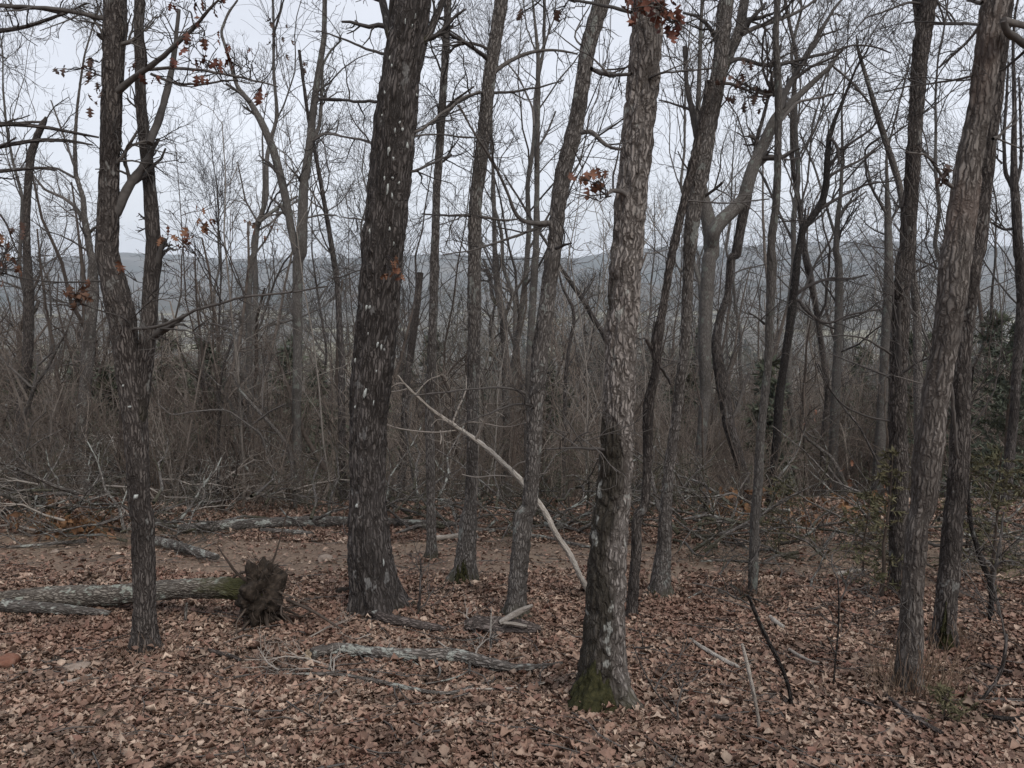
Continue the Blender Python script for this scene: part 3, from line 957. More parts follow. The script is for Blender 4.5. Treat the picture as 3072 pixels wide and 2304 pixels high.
def hero(key, name, label, trunk, depth=None, mat=None, limbs=(), nr=24, spacing=0.06, amp=0.006, cell=0.04, cellz=0.16, ext=3.0,
         auto=(0, 0.5, 1.0, 0.8, 2.0), sub=(5, 4, 2), twig=None, cat='tree', group=None, lump=0.06, crown_ext=True, tipcap=False, scale_twig=1.0):
    seed = sum(ord(c) * (i + 3) for i, c in enumerate(key + label)) % 9973
    g = np.random.default_rng(seed)
    px = parse(trunk)
    if depth is None:
        b, _ = hit(px[-1][0], px[-1][1])
        d0 = b[1]
    else:
        d0 = depth
    off = float(np.clip(g.normal() * 0.2, -0.35, 0.35))
    P, R = to_points(px, d0 + off, -off)
    P, R = P[::-1], R[::-1]
    if depth is not None:                       # foot hidden by brush: carry the stem on down to the ground
        dx = np.clip((P[0, 0] - P[1, 0]) / max(0.2, P[1, 2] - P[0, 2]), -0.4, 0.4)
        zg = float(hz(P[0, 0], d0))
        drop = P[0, 2] - zg
        if drop > 0.1:
            xg = P[0, 0] + dx * drop * 0.5
            P = np.concatenate([[[xg, d0, float(hz(xg, d0)) - 0.15]], P]); R = np.concatenate([[R[0] * 1.25], R])
    else:
        P = np.concatenate([[[P[0, 0], d0, P[0, 2] - 0.15]], P]); R = np.concatenate([[R[0] * 1.08], R])
    base = np.array([P[0, 0], d0, float(hz(P[0, 0], d0))])
    n_in = len(P)
    if ext > 0:
        dd = norm(P[-1] - P[-3 if len(P) > 3 else -2]); dd = norm(dd + np.array([0, 0, 0.3]))
        for k in range(4):
            dd = norm(dd + g.normal(size=3) * 0.07)
            P = np.concatenate([P, [P[-1] + dd * ext / 4]]); R = np.concatenate([R, [R[-1] * 0.8]])
    e = empty(name, base, label, cat, group)
    mb_ = MB()
    Ps, Rs = stem(mb_, P, R, nr, spacing, amp, cell, cellz, seed, lump, cap1=True, flare=0.0 if np.max(R) < 0.03 else (0.7 if np.max(R) > 0.2 else 1.0))
    tr = link('trunk', mb_.mesh('trunk', mat or M_GREY, base), e)
    mbc = MB()
    par = []
    brs = []
    for li in limbs:
        s_, dy = li if isinstance(li, tuple) else (li, float(g.normal() * 0.5))
        q = parse(s_)
        LP, LR = to_points(q, d0, dy)
        LR = np.maximum(LR, 0.004)
        best = None
        for CP, CR in [(Ps, Rs)] + [(q_[0], q_[1]) for q_ in par]:
            dd_ = np.linalg.norm(CP - LP[0], axis=1); i_ = int(np.argmin(dd_))
            if dd_[i_] < 2.0 * CR[i_] + 1.2 * LR[0] and (best is None or dd_[i_] / CR[i_] < best[0]):
                back = LR[0] * 2.2
                j_ = i_
                while j_ > 0 and np.linalg.norm(CP[j_] - CP[i_]) < back:
                    j_ -= 1
                best = (dd_[i_] / CR[i_], CP[j_], min(LR[0], 0.8 * CR[j_]))
        if best is not None:
            LP = np.concatenate([[best[1]], LP]); LR = np.concatenate([[best[2]], LR])
        m2 = MB()
        LPs, LRs = smooth_path(LP, LR, 0.06, 0.05)
        if LRs.max() > 0.016:
            stem(m2, LP, LR, 20 if LRs.max() > 0.04 else 12, 0.05, 0.004, 0.04, 0.2, seed + len(brs), 0.07, cap0=True, cap1=True, smooth=0.12)
        else:
            LPs = LPs + (g.normal(size=LPs.shape) * 0.3 * LRs[:, None]) * np.minimum(1, np.arange(len(LPs)) / 3)[:, None]
            tubes(m2, LPs[None], LRs[None], 6)
        br = link('branch', m2.mesh('branch', mat if LRs[0] > 0.03 and mat else (twig or M_TWIG), base), e)
        brs.append(br)
        par.append(resample(LP, LR, 10))
    tw = twig or M_TWIG
    A = []
    if auto[0]:
        PT, RT = resample(Ps, Rs, 16)
        A.append(grow(PT[None], RT[None], auto[0], (auto[3], auto[4]), (35, 75), (auto[1], auto[2]), 10, 0.32, 0.12, 0.17, 0.006 * scale_twig, 0.3, g))
    if ext > 0 and crown_ext:
        PT, RT = resample(P[n_in - 1:], R[n_in - 1:], 8)
        A.append(grow(PT[None], RT[None], 9, (1.2, 2.6), (30, 60), (0.1, 1), 10, 0.4, 0.15, 0.17, 0.006, 0.3, g))
    for a_ in A:
        tubes(mbc, a_[0], a_[1], 5)
    L1P = [q[0] for q in par]; L1R = [q[1] for q in par]
    allP = ([np.stack(L1P)] if par else []) + [a_[0] for a_ in A]
    allR = ([np.stack(L1R)] if par else []) + [a_[1] for a_ in A]
    if allP:
        P1, R1 = np.concatenate(allP), np.concatenate(allR)
        lens = float(np.median(np.linalg.norm(P1[:, -1] - P1[:, 0], axis=1)))
        sl = float(np.clip(lens, 0.6, 2.4))
        P2, R2 = grow(P1, R1, sub[0], (0.28 * sl, 0.6 * sl), (25, 65), (0.2, 1), 6, 0.6, 0.1, 0.2, 0.0035 * scale_twig, 0.4, g)
        P3, R3 = grow(P2, R2, sub[1], (0.14 * sl, 0.32 * sl), (25, 65), (0.2, 1), 5, 0.65, 0.08, 0.25, 0.0025 * scale_twig, 0.5, g)
        P4, R4 = grow(P3, R3, sub[2], (0.07 * sl, 0.16 * sl), (25, 65), (0.2, 1), 4, 0.7, 0.05, 0.3, 0.002 * scale_twig, 0.6, g)
        tubes(mbc, P2, R2, 4); tubes(mbc, P3, R3, 3); tubes(mbc, P4, R4, 3)
        link('crown', mbc.mesh('crown', tw, base), e)
    HEROES[key] = dict(limbs=np.concatenate([q[0] for q in par] + [Ps[::6]]), e=e, base=base, d=d0, trunk=tr, branches=brs, P=Ps, R=Rs)
    return e


# --- nearest trunks
hero('J', 'oak_tree', 'thick grey oak with deeply furrowed bark and bright green moss at its foot',
     '10:1985,0,205;1970,300,212;1960,500,212;1930,800,207;1905,1100,203;1875,1300,203;1855,1659,206|11:1840,0,205;1830,300,205;1810,500,208;1805,800,210;1795,1000,215;1780,1300,220;1760,1659,230|12:1740,0,240;1725,300,250;1710,600,275;1698,900,300;1690,1100,330;1690,1260,370',
     mat=M_OAK, nr=110, spacing=0.014, amp=0.013, cell=0.036, cellz=0.18, ext=4,
     limbs=[('10:2050,470,18;2140,468,14;2212,462,12|20:60,450,10', 0.3), ('10:1880,480,26;1740,490,24;1650,455,28', 0.25),
            ('10:1790,1215,40;1745,1245,26;1715,1275,14', -0.2), ('11:1665,1245,26;1560,1245,20;1480,1240,16;1400,1250,12;1325,1255,8', -0.25),
            ('11:1490,1230,10;1530,1170,10;1600,1140,8', -0.1), ('10:1880,80,26;1760,50,24;1640,20,22;1520,0,18', 0.3),
            ('10:2080,80,22;2140,110,14;2190,170,8', -0.3), ('20:30,1300,12;300,1320,9;560,1290,7', 0.3)], sub=(3, 3, 1))
hero('F', 'oak_tree', 'stout dark oak with black ridged bark flecked with white lichen, moss at its foot',
     '10:465,0,235;430,250,265;385,500,268;350,800,278;320,1100,280;295,1400,288;262,1659,300|11:265,0,290;240,300,282;212,600,276;192,800,270;178,1000,248;168,1300,238;170,1659,232|12:170,0,262;188,300,286;215,520,308;228,650,335',
     mat=M_DARK, nr=110, spacing=0.018, amp=0.015, cell=0.04, cellz=0.3, ext=4,
     limbs=[('10:320,260,70;300,160,60;285,80,52;265,0,46', 0.2), ('10:555,260,60;590,170,50;630,80,44;660,0,40', 0.2),
            ('10:270,335,22;190,330,18;100,290,16;0,250,14|00:2120,215,10;2050,200,8', 0.5), ('10:245,650,22;110,665,20;0,645,18|00:2070,640,18', 0.5),
            ('10:215,935,22;150,905,18;80,895,15;0,885,13|00:2110,860,12;2040,905,10', 0.4), ('10:480,1110,20;560,1070,18;650,1030,16;715,1000,14', 0.3),
            ('10:480,865,22;580,790,20;690,710,20;790,630,18;900,590,16', 0.4), ('10:490,880,14;600,868,12;760,880,11;900,900,10;1000,940,8', 0.4),
            ('10:130,1420,12;60,1415,10;0,1405,8', 0.2), ('11:125,80,10;0,140,8|01:2130,150,6', 0.2)], sub=(4, 4, 2))
hero('B', 'hardwood_tree', 'dark twin-stemmed tree with crooked lower trunk beside the propped mossy log',
     '00:745,0,155;738,300,142;725,600,130;715,900,126;706,1200,126;702,1400,138;690,1659,140|01:695,0,145;745,200,165;790,400,170;815,600,165;850,850,168;880,1100,160;895,1400,146;905,1659,142|02:925,0,148;932,300,150;938,600,145;940,800,155;942,920,190',
     mat=M_BROWN, nr=64, spacing=0.02, amp=0.007, cell=0.04, cellz=0.25, ext=4,
     limbs=[('01:905,1050,90;925,850,110;950,600,112;975,300,108;990,0,106|00:1000,1659,104;988,1450,100;976,1300,92;960,1100,86;938,900,80;915,700,70;905,400,62;900,150,62;908,0,70', 0.35),
            ('00:970,930,50;1010,830,52;1040,750,50;1070,640,46;1095,540,40;1130,350,30;1160,60,20', 0.4),
            ('00:760,1400,60;775,1320,68;830,1200,66;905,1120,58;960,1020,40;1030,900,20', 0.15),
            ('00:800,565,50;880,490,40;980,430,36;1080,350,30;1170,260,26;1290,150,22;1350,60,18;1420,0,14', -0.35),
            ('00:960,450,24;1120,440,22;1300,450,20;1450,480,18;1640,520,14;1800,560,8', -0.5), ('00:980,480,20;1100,530,18;1230,550,16;1400,530,14;1540,520,10', -0.35),
            ('00:780,1050,30;815,980,26;850,910,24;890,850,16', 0), ('00:850,935,20;940,920,16;1030,900,10', 0.1),
            ('00:665,240,40;640,225,26;632,215,14', -0.05), ('00:940,200,16;970,170,14;995,145,8', 0.1), ('00:850,270,30;880,240,30', 0),
            ('01:860,465,24;900,470,24;1000,465,24;1120,420,22;1260,350,20;1390,320,18;1560,265,17;1750,250,15;1950,225,13;2120,195,9', -0.6),
            ('01:870,470,14;800,390,12;740,380,11;600,340,10;480,285,10', -0.4), ('01:870,400,8;920,340,8;1000,270,6', -0.3),
            ('01:1040,470,14;1160,480,12;1250,490,11;1350,560,8', -0.5), ('01:1245,490,9;1300,440,8;1360,430,7;1480,470,5', -0.5),
            ('01:650,160,14;500,170,12;330,170,11;130,145,10;20,110,8', -0.4), ('00:650,100,36;480,90,30;320,50,28;150,45,26;0,40,26', -0.1)],
     sub=(4, 4, 2))
hero('I', 'hardwood_tree', 'grey tree leaning rightwards, pale bleached foot behind the splintered stump',
     '10:1690,0,108;1645,150,108;1600,300,104;1580,450,100;1555,600,100;1520,800,108;1480,950,108;1440,1100,108;1410,1300,108;1390,1500,100;1380,1659,100|11:1370,0,104;1345,200,105;1320,400,110;1290,600,110;1275,800,110;1255,1000,102;1245,1300,100;1215,1659,105|12:1180,0,128;1165,200,126;1145,400,122;1135,550,128;1128,690,160',
     mat=M_GREY, nr=56, spacing=0.025, amp=0.009, cell=0.035, cellz=0.13, ext=3.5,
     limbs=[('10:1620,445,30;1680,475,28;1760,490,24;1850,485,22', 0.35), ('10:1560,860,34;1610,835,30;1650,870,28;1690,930,26;1750,965,22;1830,970,16', -0.3),
            ('10:1350,1445,40;1250,1450,28;1140,1430,26;1080,1250,20;1010,1100,18;960,1010,16;860,860,14;760,680,12', -0.5),
            ('10:1330,1460,26;1240,1490,20;1100,1540,18;960,1590,16;820,1630,12;660,1650,8', -0.3), ('10:1390,1610,24;1440,1590,20;1490,1575,12', -0.15),
            ('11:1240,960,22;1180,965,18;1110,955,16;1020,1000,15;930,1030,14;800,1080,9', -0.3), ('11:1190,890,26;1110,855,18;960,850,14;800,870,14;560,895,12;420,905,8', -0.35),
            ('10:1500,960,12;1560,1090,10', 0.2), ('10:1550,290,14;1500,240,12;1560,120,10;1610,40,8', 0.3), ('11:1240,970,14;1220,930,10;1240,890,8', -0.1)], sub=(4, 4, 2))
hero('H', 'hardwood_tree', 'straight grey tree with mossy flared foot and a burnt knot midway up',
     '10:1040,0,88;1000,250,90;960,500,90;930,800,90;895,1100,95;870,1300,86;865,1450,94;865,1659,86|11:865,0,90;860,300,95;860,500,86;852,800,82;850,1000,74;848,1300,76;838,1659,86|12:825,0,110;815,200,122;806,350,150;800,465,195',
     mat=M_GREY, nr=52, spacing=0.03, amp=0.008, cell=0.035, cellz=0.12, ext=3.5,
     limbs=[('10:945,350,34;880,350,28;840,290,26;760,260,24;700,215,22', -0.2), ('10:1010,450,34;1080,400,28;1180,350,24;1290,325,20;1420,325,15;1530,350,10', 0.4),
            ('10:990,600,20;1080,600,18;1180,585,16;1310,560,13;1440,520,8', 0.4), ('10:910,590,20;800,635,22;720,690,26;660,750,26;590,790,16', -0.3),
            ('10:905,1390,26;960,1420,18;1060,1425,14;1140,1420,12', 0.2), ('10:830,1390,22;740,1400,18;640,1395,14;520,1385,10', -0.3), ('10:930,300,20;840,280,22;760,275,20;700,345,14', 0.1),
            ('11:820,470,10;790,478,7;770,478,4', 0), ('10:960,1000,12;980,985,10', 0)], sub=(4, 4, 2))
hero('Q', 'hardwood_tree', 'broad weathered tree with peeling reddish bark and dry fuzz round its foot',
     '20:2020,0,165;1985,250,165;1955,480,150;1925,720,150;1870,960,155;1830,1250,180;1795,1500,185;1780,1659,190|21:1770,0,185;1745,250,180;1715,500,170;1665,780,170;1625,1000,180;1590,1300,185;1555,1659,160|22:1530,0,135;1508,300,132;1488,500,132;1480,800,150;1465,1080,165;1465,1190,185',
     mat=M_SHAG, nr=72, spacing=0.02, amp=0.009, cell=0.045, cellz=0.3, ext=4, lump=0.09,
     limbs=[('20:2080,135,50;2160,150,44;2212,165,40;2420,200,36;2700,200,26;3000,150,16', 0.3), ('20:2080,205,50;2160,240,50;2212,290,44;2400,420,36;2600,480,26;2900,500,14', 0.5), ('20:1925,160,22;1800,150,24;1700,150,24;1625,150,24', 0.5),
            ('20:1915,195,24;1850,270,22;1760,350,18;1660,435,14', 0.2), ('20:1880,490,18;1760,520,16;1640,540,14;1480,550,12;1300,600,9', 0.4), ('20:1745,1210,30;1690,1175,24;1640,1060,18;1570,990,16;1440,985,10', -0.2),
            ('20:1940,20,36;1880,10,26;1850,0,22', 0.1), ('22:1500,540,8;1470,620,10;1465,690,8', -0.1)], sub=(4, 3, 2))
hero('R', 'hardwood_tree', 'dark grey tree close behind the peeling trunk, rusty moss on its foot',
     '20:2080,0,110;2055,300,100;2030,600,95;1975,1000,100;1930,1400,105;1905,1659,112|21:1875,0,125;1845,300,115;1815,600,105;1805,900,112;1795,1300,128;1775,1600,125|22:1755,0,122;1740,200,130;1722,450,145;1695,700,135;1685,900,170',
     mat=M_BROWN, nr=48, spacing=0.03, amp=0.007, cell=0.04, cellz=0.25, ext=3.5,
     limbs=[('22:1740,330,22;1790,350,14;1800,300,8', 0.1), ('21:1780,1300,20;1760,1050,26;1745,900,26;1720,650,26;1690,480,20', -0.25), ('20:2010,900,26;2060,885,20', 0.1)], sub=(3, 3, 1))
hero('P', 'hardwood_tree', 'slim dark-barked tree forking high up, young cedar green round its foot',
     '20:1600,0,100;1560,200,110;1535,400,100;1522,600,95;1508,800,90;1495,1000,90;1482,1200,92;1466,1400,100;1455,1659,108|21:1435,0,100;1422,200,108;1412,400,110;1402,600,110;1396,800,116;1392,1000,118;1398,1200,112;1400,1659,125|22:1395,0,105;1392,300,110;1395,560,130',
     mat=M_BROWN, nr=44, spacing=0.035, amp=0.01, cell=0.035, cellz=0.2, ext=3.5,
     limbs=[('20:1535,170,60;1520,100,46;1508,0,40', 0.1), ('20:1500,10,18;1400,30,16;1290,85,13;1190,105,10;1120,190,8', -0.3), ('20:1640,90,12;1670,140,9', 0), ('21:1380,660,18;1300,600,16;1180,530,13;1060,515,11;870,520,8', -0.5),
            ('21:1400,280,20;1385,220,14;1370,210,8', -0.2), ('21:1405,300,18;1410,240,12;1450,200,9', -0.2), ('21:1398,980,34;1395,850,36;1402,650,34;1400,420,26;1400,300,18', -0.15), ('21:1370,1075,16;1210,1045,14;1060,985,12;960,880,10;880,700,9', -0.3)], sub=(4, 3, 2))
hero('Lm', 'hardwood_tree', 'mossy footed grey tree in the clearing that divides in two above the brush',
     '20:280,0,108;260,250,100;242,450,100;205,620,108;168,800,120;125,1050,130;88,1250,118;58,1450,100;42,1659,92|21:38,0,72;30,300,72;14,600,66|11:2195,800,62;2178,1000,64;2140,1250,66;2112,1500,70|12:2100,0,84;2094,200,95;2072,400,126;2066,560,150',
     mat=M_GREY, nr=44, spacing=0.035, amp=0.009, cell=0.035, cellz=0.14, ext=3.5,
     limbs=[('20:250,480,80;300,350,78;370,200,70;400,0,64', 0.3), ('20:330,375,30;400,380,26;470,415,26;560,430,24;650,415,24;800,375,22;1000,330,18;1085,290,15;1250,300,11;1350,345,8', 0.5),
            ('20:385,220,36;480,175,30;600,135,26;740,85,22;860,0,16', 0.4), ('20:290,530,24;350,560,20;410,585,16;480,610,10', -0.2), ('20:90,1300,30;160,1260,22;230,1215,18;260,1180,14', -0.2),
            ('20:250,435,14;120,450,12;0,465,10', -0.3), ('20:120,1000,40;80,830,44;70,760,36;30,600,30;10,300,24', 0.2)], sub=(4, 4, 2))
hero('G', 'hardwood_tree', 'slender straight grey tree standing in the gap right of the stout dark oak',
     '10:690,0,50;680,250,52;665,500,48;650,750,52;635,1000,56;616,1250,52;610,1500,56;605,1659,56|11:604,0,62;600,300,60;590,500,60;580,800,62;570,1000,60;576,1300,58;580,1659,56|12:580,0,68;585,180,66;582,315,95',
     mat=M_GREY, nr=32, spacing=0.04, amp=0.006, cell=0.03, cellz=0.12, ext=3,
     limbs=[('10:660,720,24;720,660,18;790,610,14;860,560,10', -0.3), ('10:640,1060,16;690,1020,18;712,1000,14', -0.1), ('11:575,810,16;480,880,9', -0.2)],
     auto=(9, 0.5, 1.0, 0.7, 1.5), sub=(5, 4, 2))
hero('K', 'snag', 'crooked hollow dead trunk hidden half behind the grey mossy oak',
     '20:180,520,40;150,700,56|11:2140,0,56;2098,250,44;2070,430,56;2035,590,70;2050,700,46;2022,820,50;1998,920,78;1985,1050,70;1988,1180,66;1982,1400,56;1965,1659,60|12:1915,0,68;1910,300,66;1892,480,70;1880,700,80',
     mat=M_BROWN, nr=28, spacing=0.04, amp=0.01, cell=0.03, cellz=0.1, ext=0,
     limbs=[('11:2010,600,40;1990,560,34;1975,530,26', -0.1), ('11:2055,700,24;2100,760,20;2130,830,16', 0.2), ('11:2010,870,30;2025,820,22;2032,800,10', -0.1)], sub=(2, 2, 0), cat='dead tree')
hero('Mt', 'hardwood_tree', 'thin pale straight tree rising from the clearing by the dark bent sapling',
     '20:615,0,40;600,250,42;618,500,42;622,650,54;620,850,46;615,1100,46;605,1350,50;580,1500,54;570,1659,50|21:580,0,68;572,250,60;562,450,52;555,700,52;522,1000,54;502,1200,56;488,1500,62;472,1659,64|22:468,0,62;460,300,66;452,560,66',
     mat=M_PALE, nr=30, spacing=0.04, amp=0.005, cell=0.03, cellz=0.14, ext=3,
     limbs=[('20:630,700,44;660,600,44;720,500,40;820,330,34;900,190,26;990,40,18;1030,0,14', 0.6), ('20:600,620,40;585,600,28', 0), ('21:530,440,20;490,400,12;420,360,7', -0.1), ('22:520,150,12;490,260,14;440,330,14', -0.1)],
     auto=(5, 0.55, 1.0, 0.7, 1.4), sub=(6, 4, 2))
# --- trees rooted in the brush below the brow
hero('A', 'snag', 'grey snag snapped off at the top, ringed by brush on the open slope',
     '00:300,760,16;285,790,40;245,870,44;200,1000,50;182,1200,46;170,1450,46;175,1659,48|01:178,0,52;186,250,66;186,500,66;178,700,60;140,900,58',
     depth=14.5, mat=M_BROWN, nr=28, spacing=0.06, amp=0.008, ext=0, limbs=[('00:290,790,14;200,790,18;100,800,20;0,805,22', 0.2), ('01:230,350,26;250,290,20', 0.1)], sub=(2, 2, 1), cat='dead tree')
hero('D', 'hardwood_tree', 'small forked grey tree in the brush behind the dark twin-stemmed tree',
     '00:500,700,16;485,900,22;490,1130,28;540,1280,32;545,1400,40;570,1540,44;588,1659,48|01:605,0,56;600,250,80;572,600,78;556,800,76;540,1000,76;522,1300,84',
     depth=15.5, mat=M_GREY, nr=28, spacing=0.06, amp=0.008, ext=2,
     limbs=[('00:540,1420,30;480,1330,24;410,1280,20;290,1230,16;210,1130,12', 0.3), ('00:575,1510,24;620,1470,18;720,1420,12', -0.3), ('00:480,1150,18;370,1090,16;280,1085,14;100,1100,10', 0.4), ('00:500,1130,18;420,900,14;330,650,9', 0.5)],
     auto=(6, 0.5, 1, 1.0, 2.0), sub=(6, 4, 2))
hero('E', 'hardwood_tree', 'tall grey tree with two slim crossing stems behind the leaning oak sprig',
     '00:2105,0,30;2100,250,36;2062,480,42;2025,750,50;2000,1000,56;1968,1200,62;1960,1450,70;1955,1659,72|01:1932,0,72;1926,300,66;1930,500,62;1926,800,60;1920,1000,58;1925,1200,60',
     depth=13.8, mat=M_PALE, nr=28, spacing=0.06, amp=0.007, ext=3,
     limbs=[('01:1935,200,54|00:1925,1659,52;1890,1500,54;1855,1300,56;1820,1150,56;1770,970,54;1700,800,48;1620,660,36;1540,570,28;1500,440,22;1470,330,20;1430,210,18;1480,80,16;1540,0,12', 0.5),
            ('00:1620,660,20;1540,590,18;1465,540,12', 0.2), ('00:1750,890,16;1775,830,14;1795,770,8', 0), ('00:2030,900,28;2070,820,26;2085,640,22;2090,420,16;2140,330,14;2212,260,12', 0.4),
            ('00:2040,895,24;2110,860,20;2180,870,16;2212,885,14', 0.4), ('00:1945,1170,22;1920,1130,18;1890,1105,10', -0.1), ('00:2060,645,20;2130,645,20;2212,650,18', 0.5), ('00:1960,1420,14;2080,1390,13;2180,1395,10', 0.4)],
     auto=(8, 0.4, 1, 1.0, 2.2), sub=(5, 4, 2), twig=M_TWIG)
hero('E2', 'hardwood_tree', 'small pale tree forked low among the brush beneath hanging tan leaves',
     '00:1700,900,10;1710,1200,16;1705,1370,26;1665,1450,36;1650,1659,38|01:1630,0,40;1615,200,42;1610,400,40', depth=17, mat=M_PALE, nr=18, spacing=0.08, amp=0.006, ext=1,
     limbs=[('00:1680,1440,26;1740,1390,24;1810,1340,22;1930,1270,16', 0.3), ('00:1670,1440,16;1590,1300,12;1540,1050,8', 0.2)], auto=(5, 0.4, 1, 0.8, 2), sub=(5, 4, 2))
hero('T1', 'hardwood_tree', 'slim straight grey tree with upswept branches between two leaning trunks',
     '10:1240,0,12;1275,350,26;1275,600,34;1268,900,38;1268,1200,38;1262,1500,42;1260,1659,44|11:1256,0,50;1240,300,50;1222,600,48;1215,800,46', depth=14, mat=M_PALE, nr=20, spacing=0.07, amp=0.006, ext=2,
     limbs=[('10:1280,360,14;1330,250,12;1380,120,9;1390,0,7', 0.3), ('10:1260,330,12;1200,180,10;1180,0,7', 0.3), ('10:1270,960,16;1330,870,14;1390,720,10', 0.3), ('10:1250,820,18;1240,700,14;1150,500,12;1060,390,9', 0.4)],
     auto=(10, 0.4, 1, 0.9, 2.0), sub=(5, 4, 2))
hero('T2', 'hardwood_tree', 'thin tree with drooping boughs seen between two straight grey trunks',
     '10:975,900,14;985,1150,24;990,1400,30;995,1659,34|11:1000,0,44;1012,200,46;1050,450,50;1060,650,48', depth=16, mat=M_GREY, nr=18, spacing=0.08, amp=0.006, ext=2,
     limbs=[('11:980,280,30;960,120,20;920,20,14', 0.3), ('11:1050,430,24;1110,260,22;1190,130,14;1230,60,10', 0.3), ('11:970,650,26;965,450,28;1000,300,14', 0.1)], auto=(10, 0.3, 1, 0.9, 2.2), sub=(5, 4, 2))
hero('Sn', 'snag', 'short broken snag with splintered rusty top right of the stout dark oak',
     '11:510,112,54;507,150,40;500,260,40;478,420,46;460,550,54;440,700,48;425,800,46', depth=13.4, mat=M_BROWN, nr=20, spacing=0.06, amp=0.008, ext=0, cat='dead tree')
hero('W1', 'hardwood_tree', 'dark leaning bough-like trunk slanting left behind the mossy footed oak',
     '11:1425,85,26;1500,190,32;1570,290,34;1640,420,36;1690,490,36;1760,640,38;1830,800,40', depth=14.8, mat=M_DARK, nr=16, spacing=0.08, amp=0.005, ext=2.0, limbs=[('11:1560,270,14;1620,180,12;1650,110,9', 0.2)], auto=(5, 0.5, 1, 0.6, 1.4), sub=(5, 4, 2))
hero('W2', 'sapling', 'low forked sapling with bare hooked branches before the bluish valley',
     '11:1400,60,10;1430,200,16;1500,330,22;1510,420,22;1480,560,24;1455,750,24;1450,900,26', depth=14.2, mat=M_DARK, nr=14, spacing=0.08, amp=0.004, ext=0,
     limbs=[('11:1500,330,12;1570,290,10;1640,250,7', 0.2), ('11:1510,440,12;1560,370,10;1640,330,7', 0.2)], auto=(6, 0.4, 1, 0.6, 1.2), sub=(5, 4, 2))
hero('L2', 'hardwood_tree', 'lichen grey tree with a heavy bough sweeping up to the right',
     '20:95,1000,44;120,1200,74;150,1350,90;180,1500,106;190,1659,108|21:172,0,98;152,300,90;142,600,90;150,900,72;130,1100,70;112,1400,66', depth=12.8, mat=M_PALE, nr=36, spacing=0.05, amp=0.007, ext=2.5,
     limbs=[('20:200,1500,96;250,1430,98;330,1360,94;400,1290,90;450,1100,86;540,900,80;600,770,72;680,690,52;750,620,48;880,500,36;970,420,28;1010,330,20', 0.6),
            ('20:640,780,22;740,660,20;850,640,16;980,610,12', 0.4), ('20:970,425,14;1060,500,12;1200,650,9', 0.4)], auto=(5, 0.5, 1, 0.8, 1.8), sub=(5, 4, 2))
hero('L3', 'hardwood_tree', 'crooked dark trunk kinked low down beside the lichen grey tree',
     '20:450,1100,30;420,1300,56;390,1400,66;345,1659,68|21:315,0,58;292,250,42;240,400,50;215,560,66;232,700,76;262,850,86;300,1100,80;360,1300,72;395,1430,74', depth=13.3, mat=M_DARK, nr=28, spacing=0.05, amp=0.009, ext=2,
     limbs=[('21:305,1090,20;350,1000,26;380,900,24;430,760,16', 0.2), ('21:275,780,16;310,700,16;330,620,14;385,555,10', -0.2), ('21:240,900,12;300,870,10;180,1000,8', -0.1)], auto=(5, 0.5, 1, 0.8, 1.8), sub=(5, 4, 2))
hero('Nn', 'hardwood_tree', 'black crooked tree bending left above the bluish ridge, boughs swung right',
     '20:1040,650,20;985,780,26;950,890,34;940,1000,40;930,1200,46;900,1330,46;780,1480,50;748,1659,46|21:745,0,46;730,150,54;710,350,56;680,550,52;650,750,52;622,950,60;610,1200,56;586,1400,48;560,1600,44', depth=12.9, mat=M_BLACK, nr=32, spacing=0.05, amp=0.006, ext=1.0,
     limbs=[('20:955,885,22;1005,950,20;1010,1020,18;1015,1080,10', -0.2), ('20:950,1080,24;1000,1010,20;1070,940,18;1220,840,14;1280,760,9', 0.3), ('20:950,1140,22;1040,1090,18;1150,1040,16;1280,940,11', 0.3), ('20:910,1340,24;1050,1260,18;1200,1190,14;1380,1170,10', 0.3),
            ('21:745,240,24;800,200,24;880,165,22;970,140,18;1090,150,14;1200,120,10', 0.2), ('21:750,270,24;780,330,24;830,380,22;890,425,20;950,440,16;1080,380,12;1300,340,8', -0.2), ('20:780,1480,16;790,1430,14;798,1350,9', 0), ('20:850,1430,12;740,1430,11;610,1440,9', 0)],
     auto=(4, 0.5, 1, 0.7, 1.5), sub=(5, 4, 2), twig=M_DTWIG)
hero('O', 'hardwood_tree', 'tapering bare spar with a needle-thin broken top leaning across the sky',
     '20:1125,230,6;1135,320,20;1165,420,24;1220,600,30;1260,740,36;1310,900,40;1370,1080,44;1405,1200,40;1440,1400,44;1480,1659,48|21:1490,100,50;1520,400,54', depth=13.6, mat=M_GREY, nr=20, spacing=0.07, amp=0.006, ext=0,
     limbs=[('20:1280,890,18;1180,960,14;1190,1150,12;1230,1230,12;1300,1360,14', 0.3), ('20:1270,760,12;1340,640,10;1480,430,7', 0.4), ('20:1215,680,14;1110,540,12;980,440,8', 0.3)], auto=(8, 0.35, 1, 0.6, 1.5), sub=(5, 4, 2))
hero('V1', 'hardwood_tree', 'pale tree with fanned upright boughs between the black crooked tree and slim dark one',
     '20:1030,700,12;1035,1000,20;1025,1250,26;1005,1400,34;992,1659,42|21:1010,0,52;1015,200,54;1010,400,54;1000,700,56', depth=19, mat=M_PALE, nr=18, spacing=0.1, amp=0.006, ext=2,
     limbs=[('20:980,1500,22;950,1400,18;860,1100,14;760,860,9', 0.3), ('20:1010,1400,18;1060,1330,16;1190,1240,12', 0.4)], auto=(12, 0.3, 1, 1.2, 2.8), sub=(6, 4, 2))
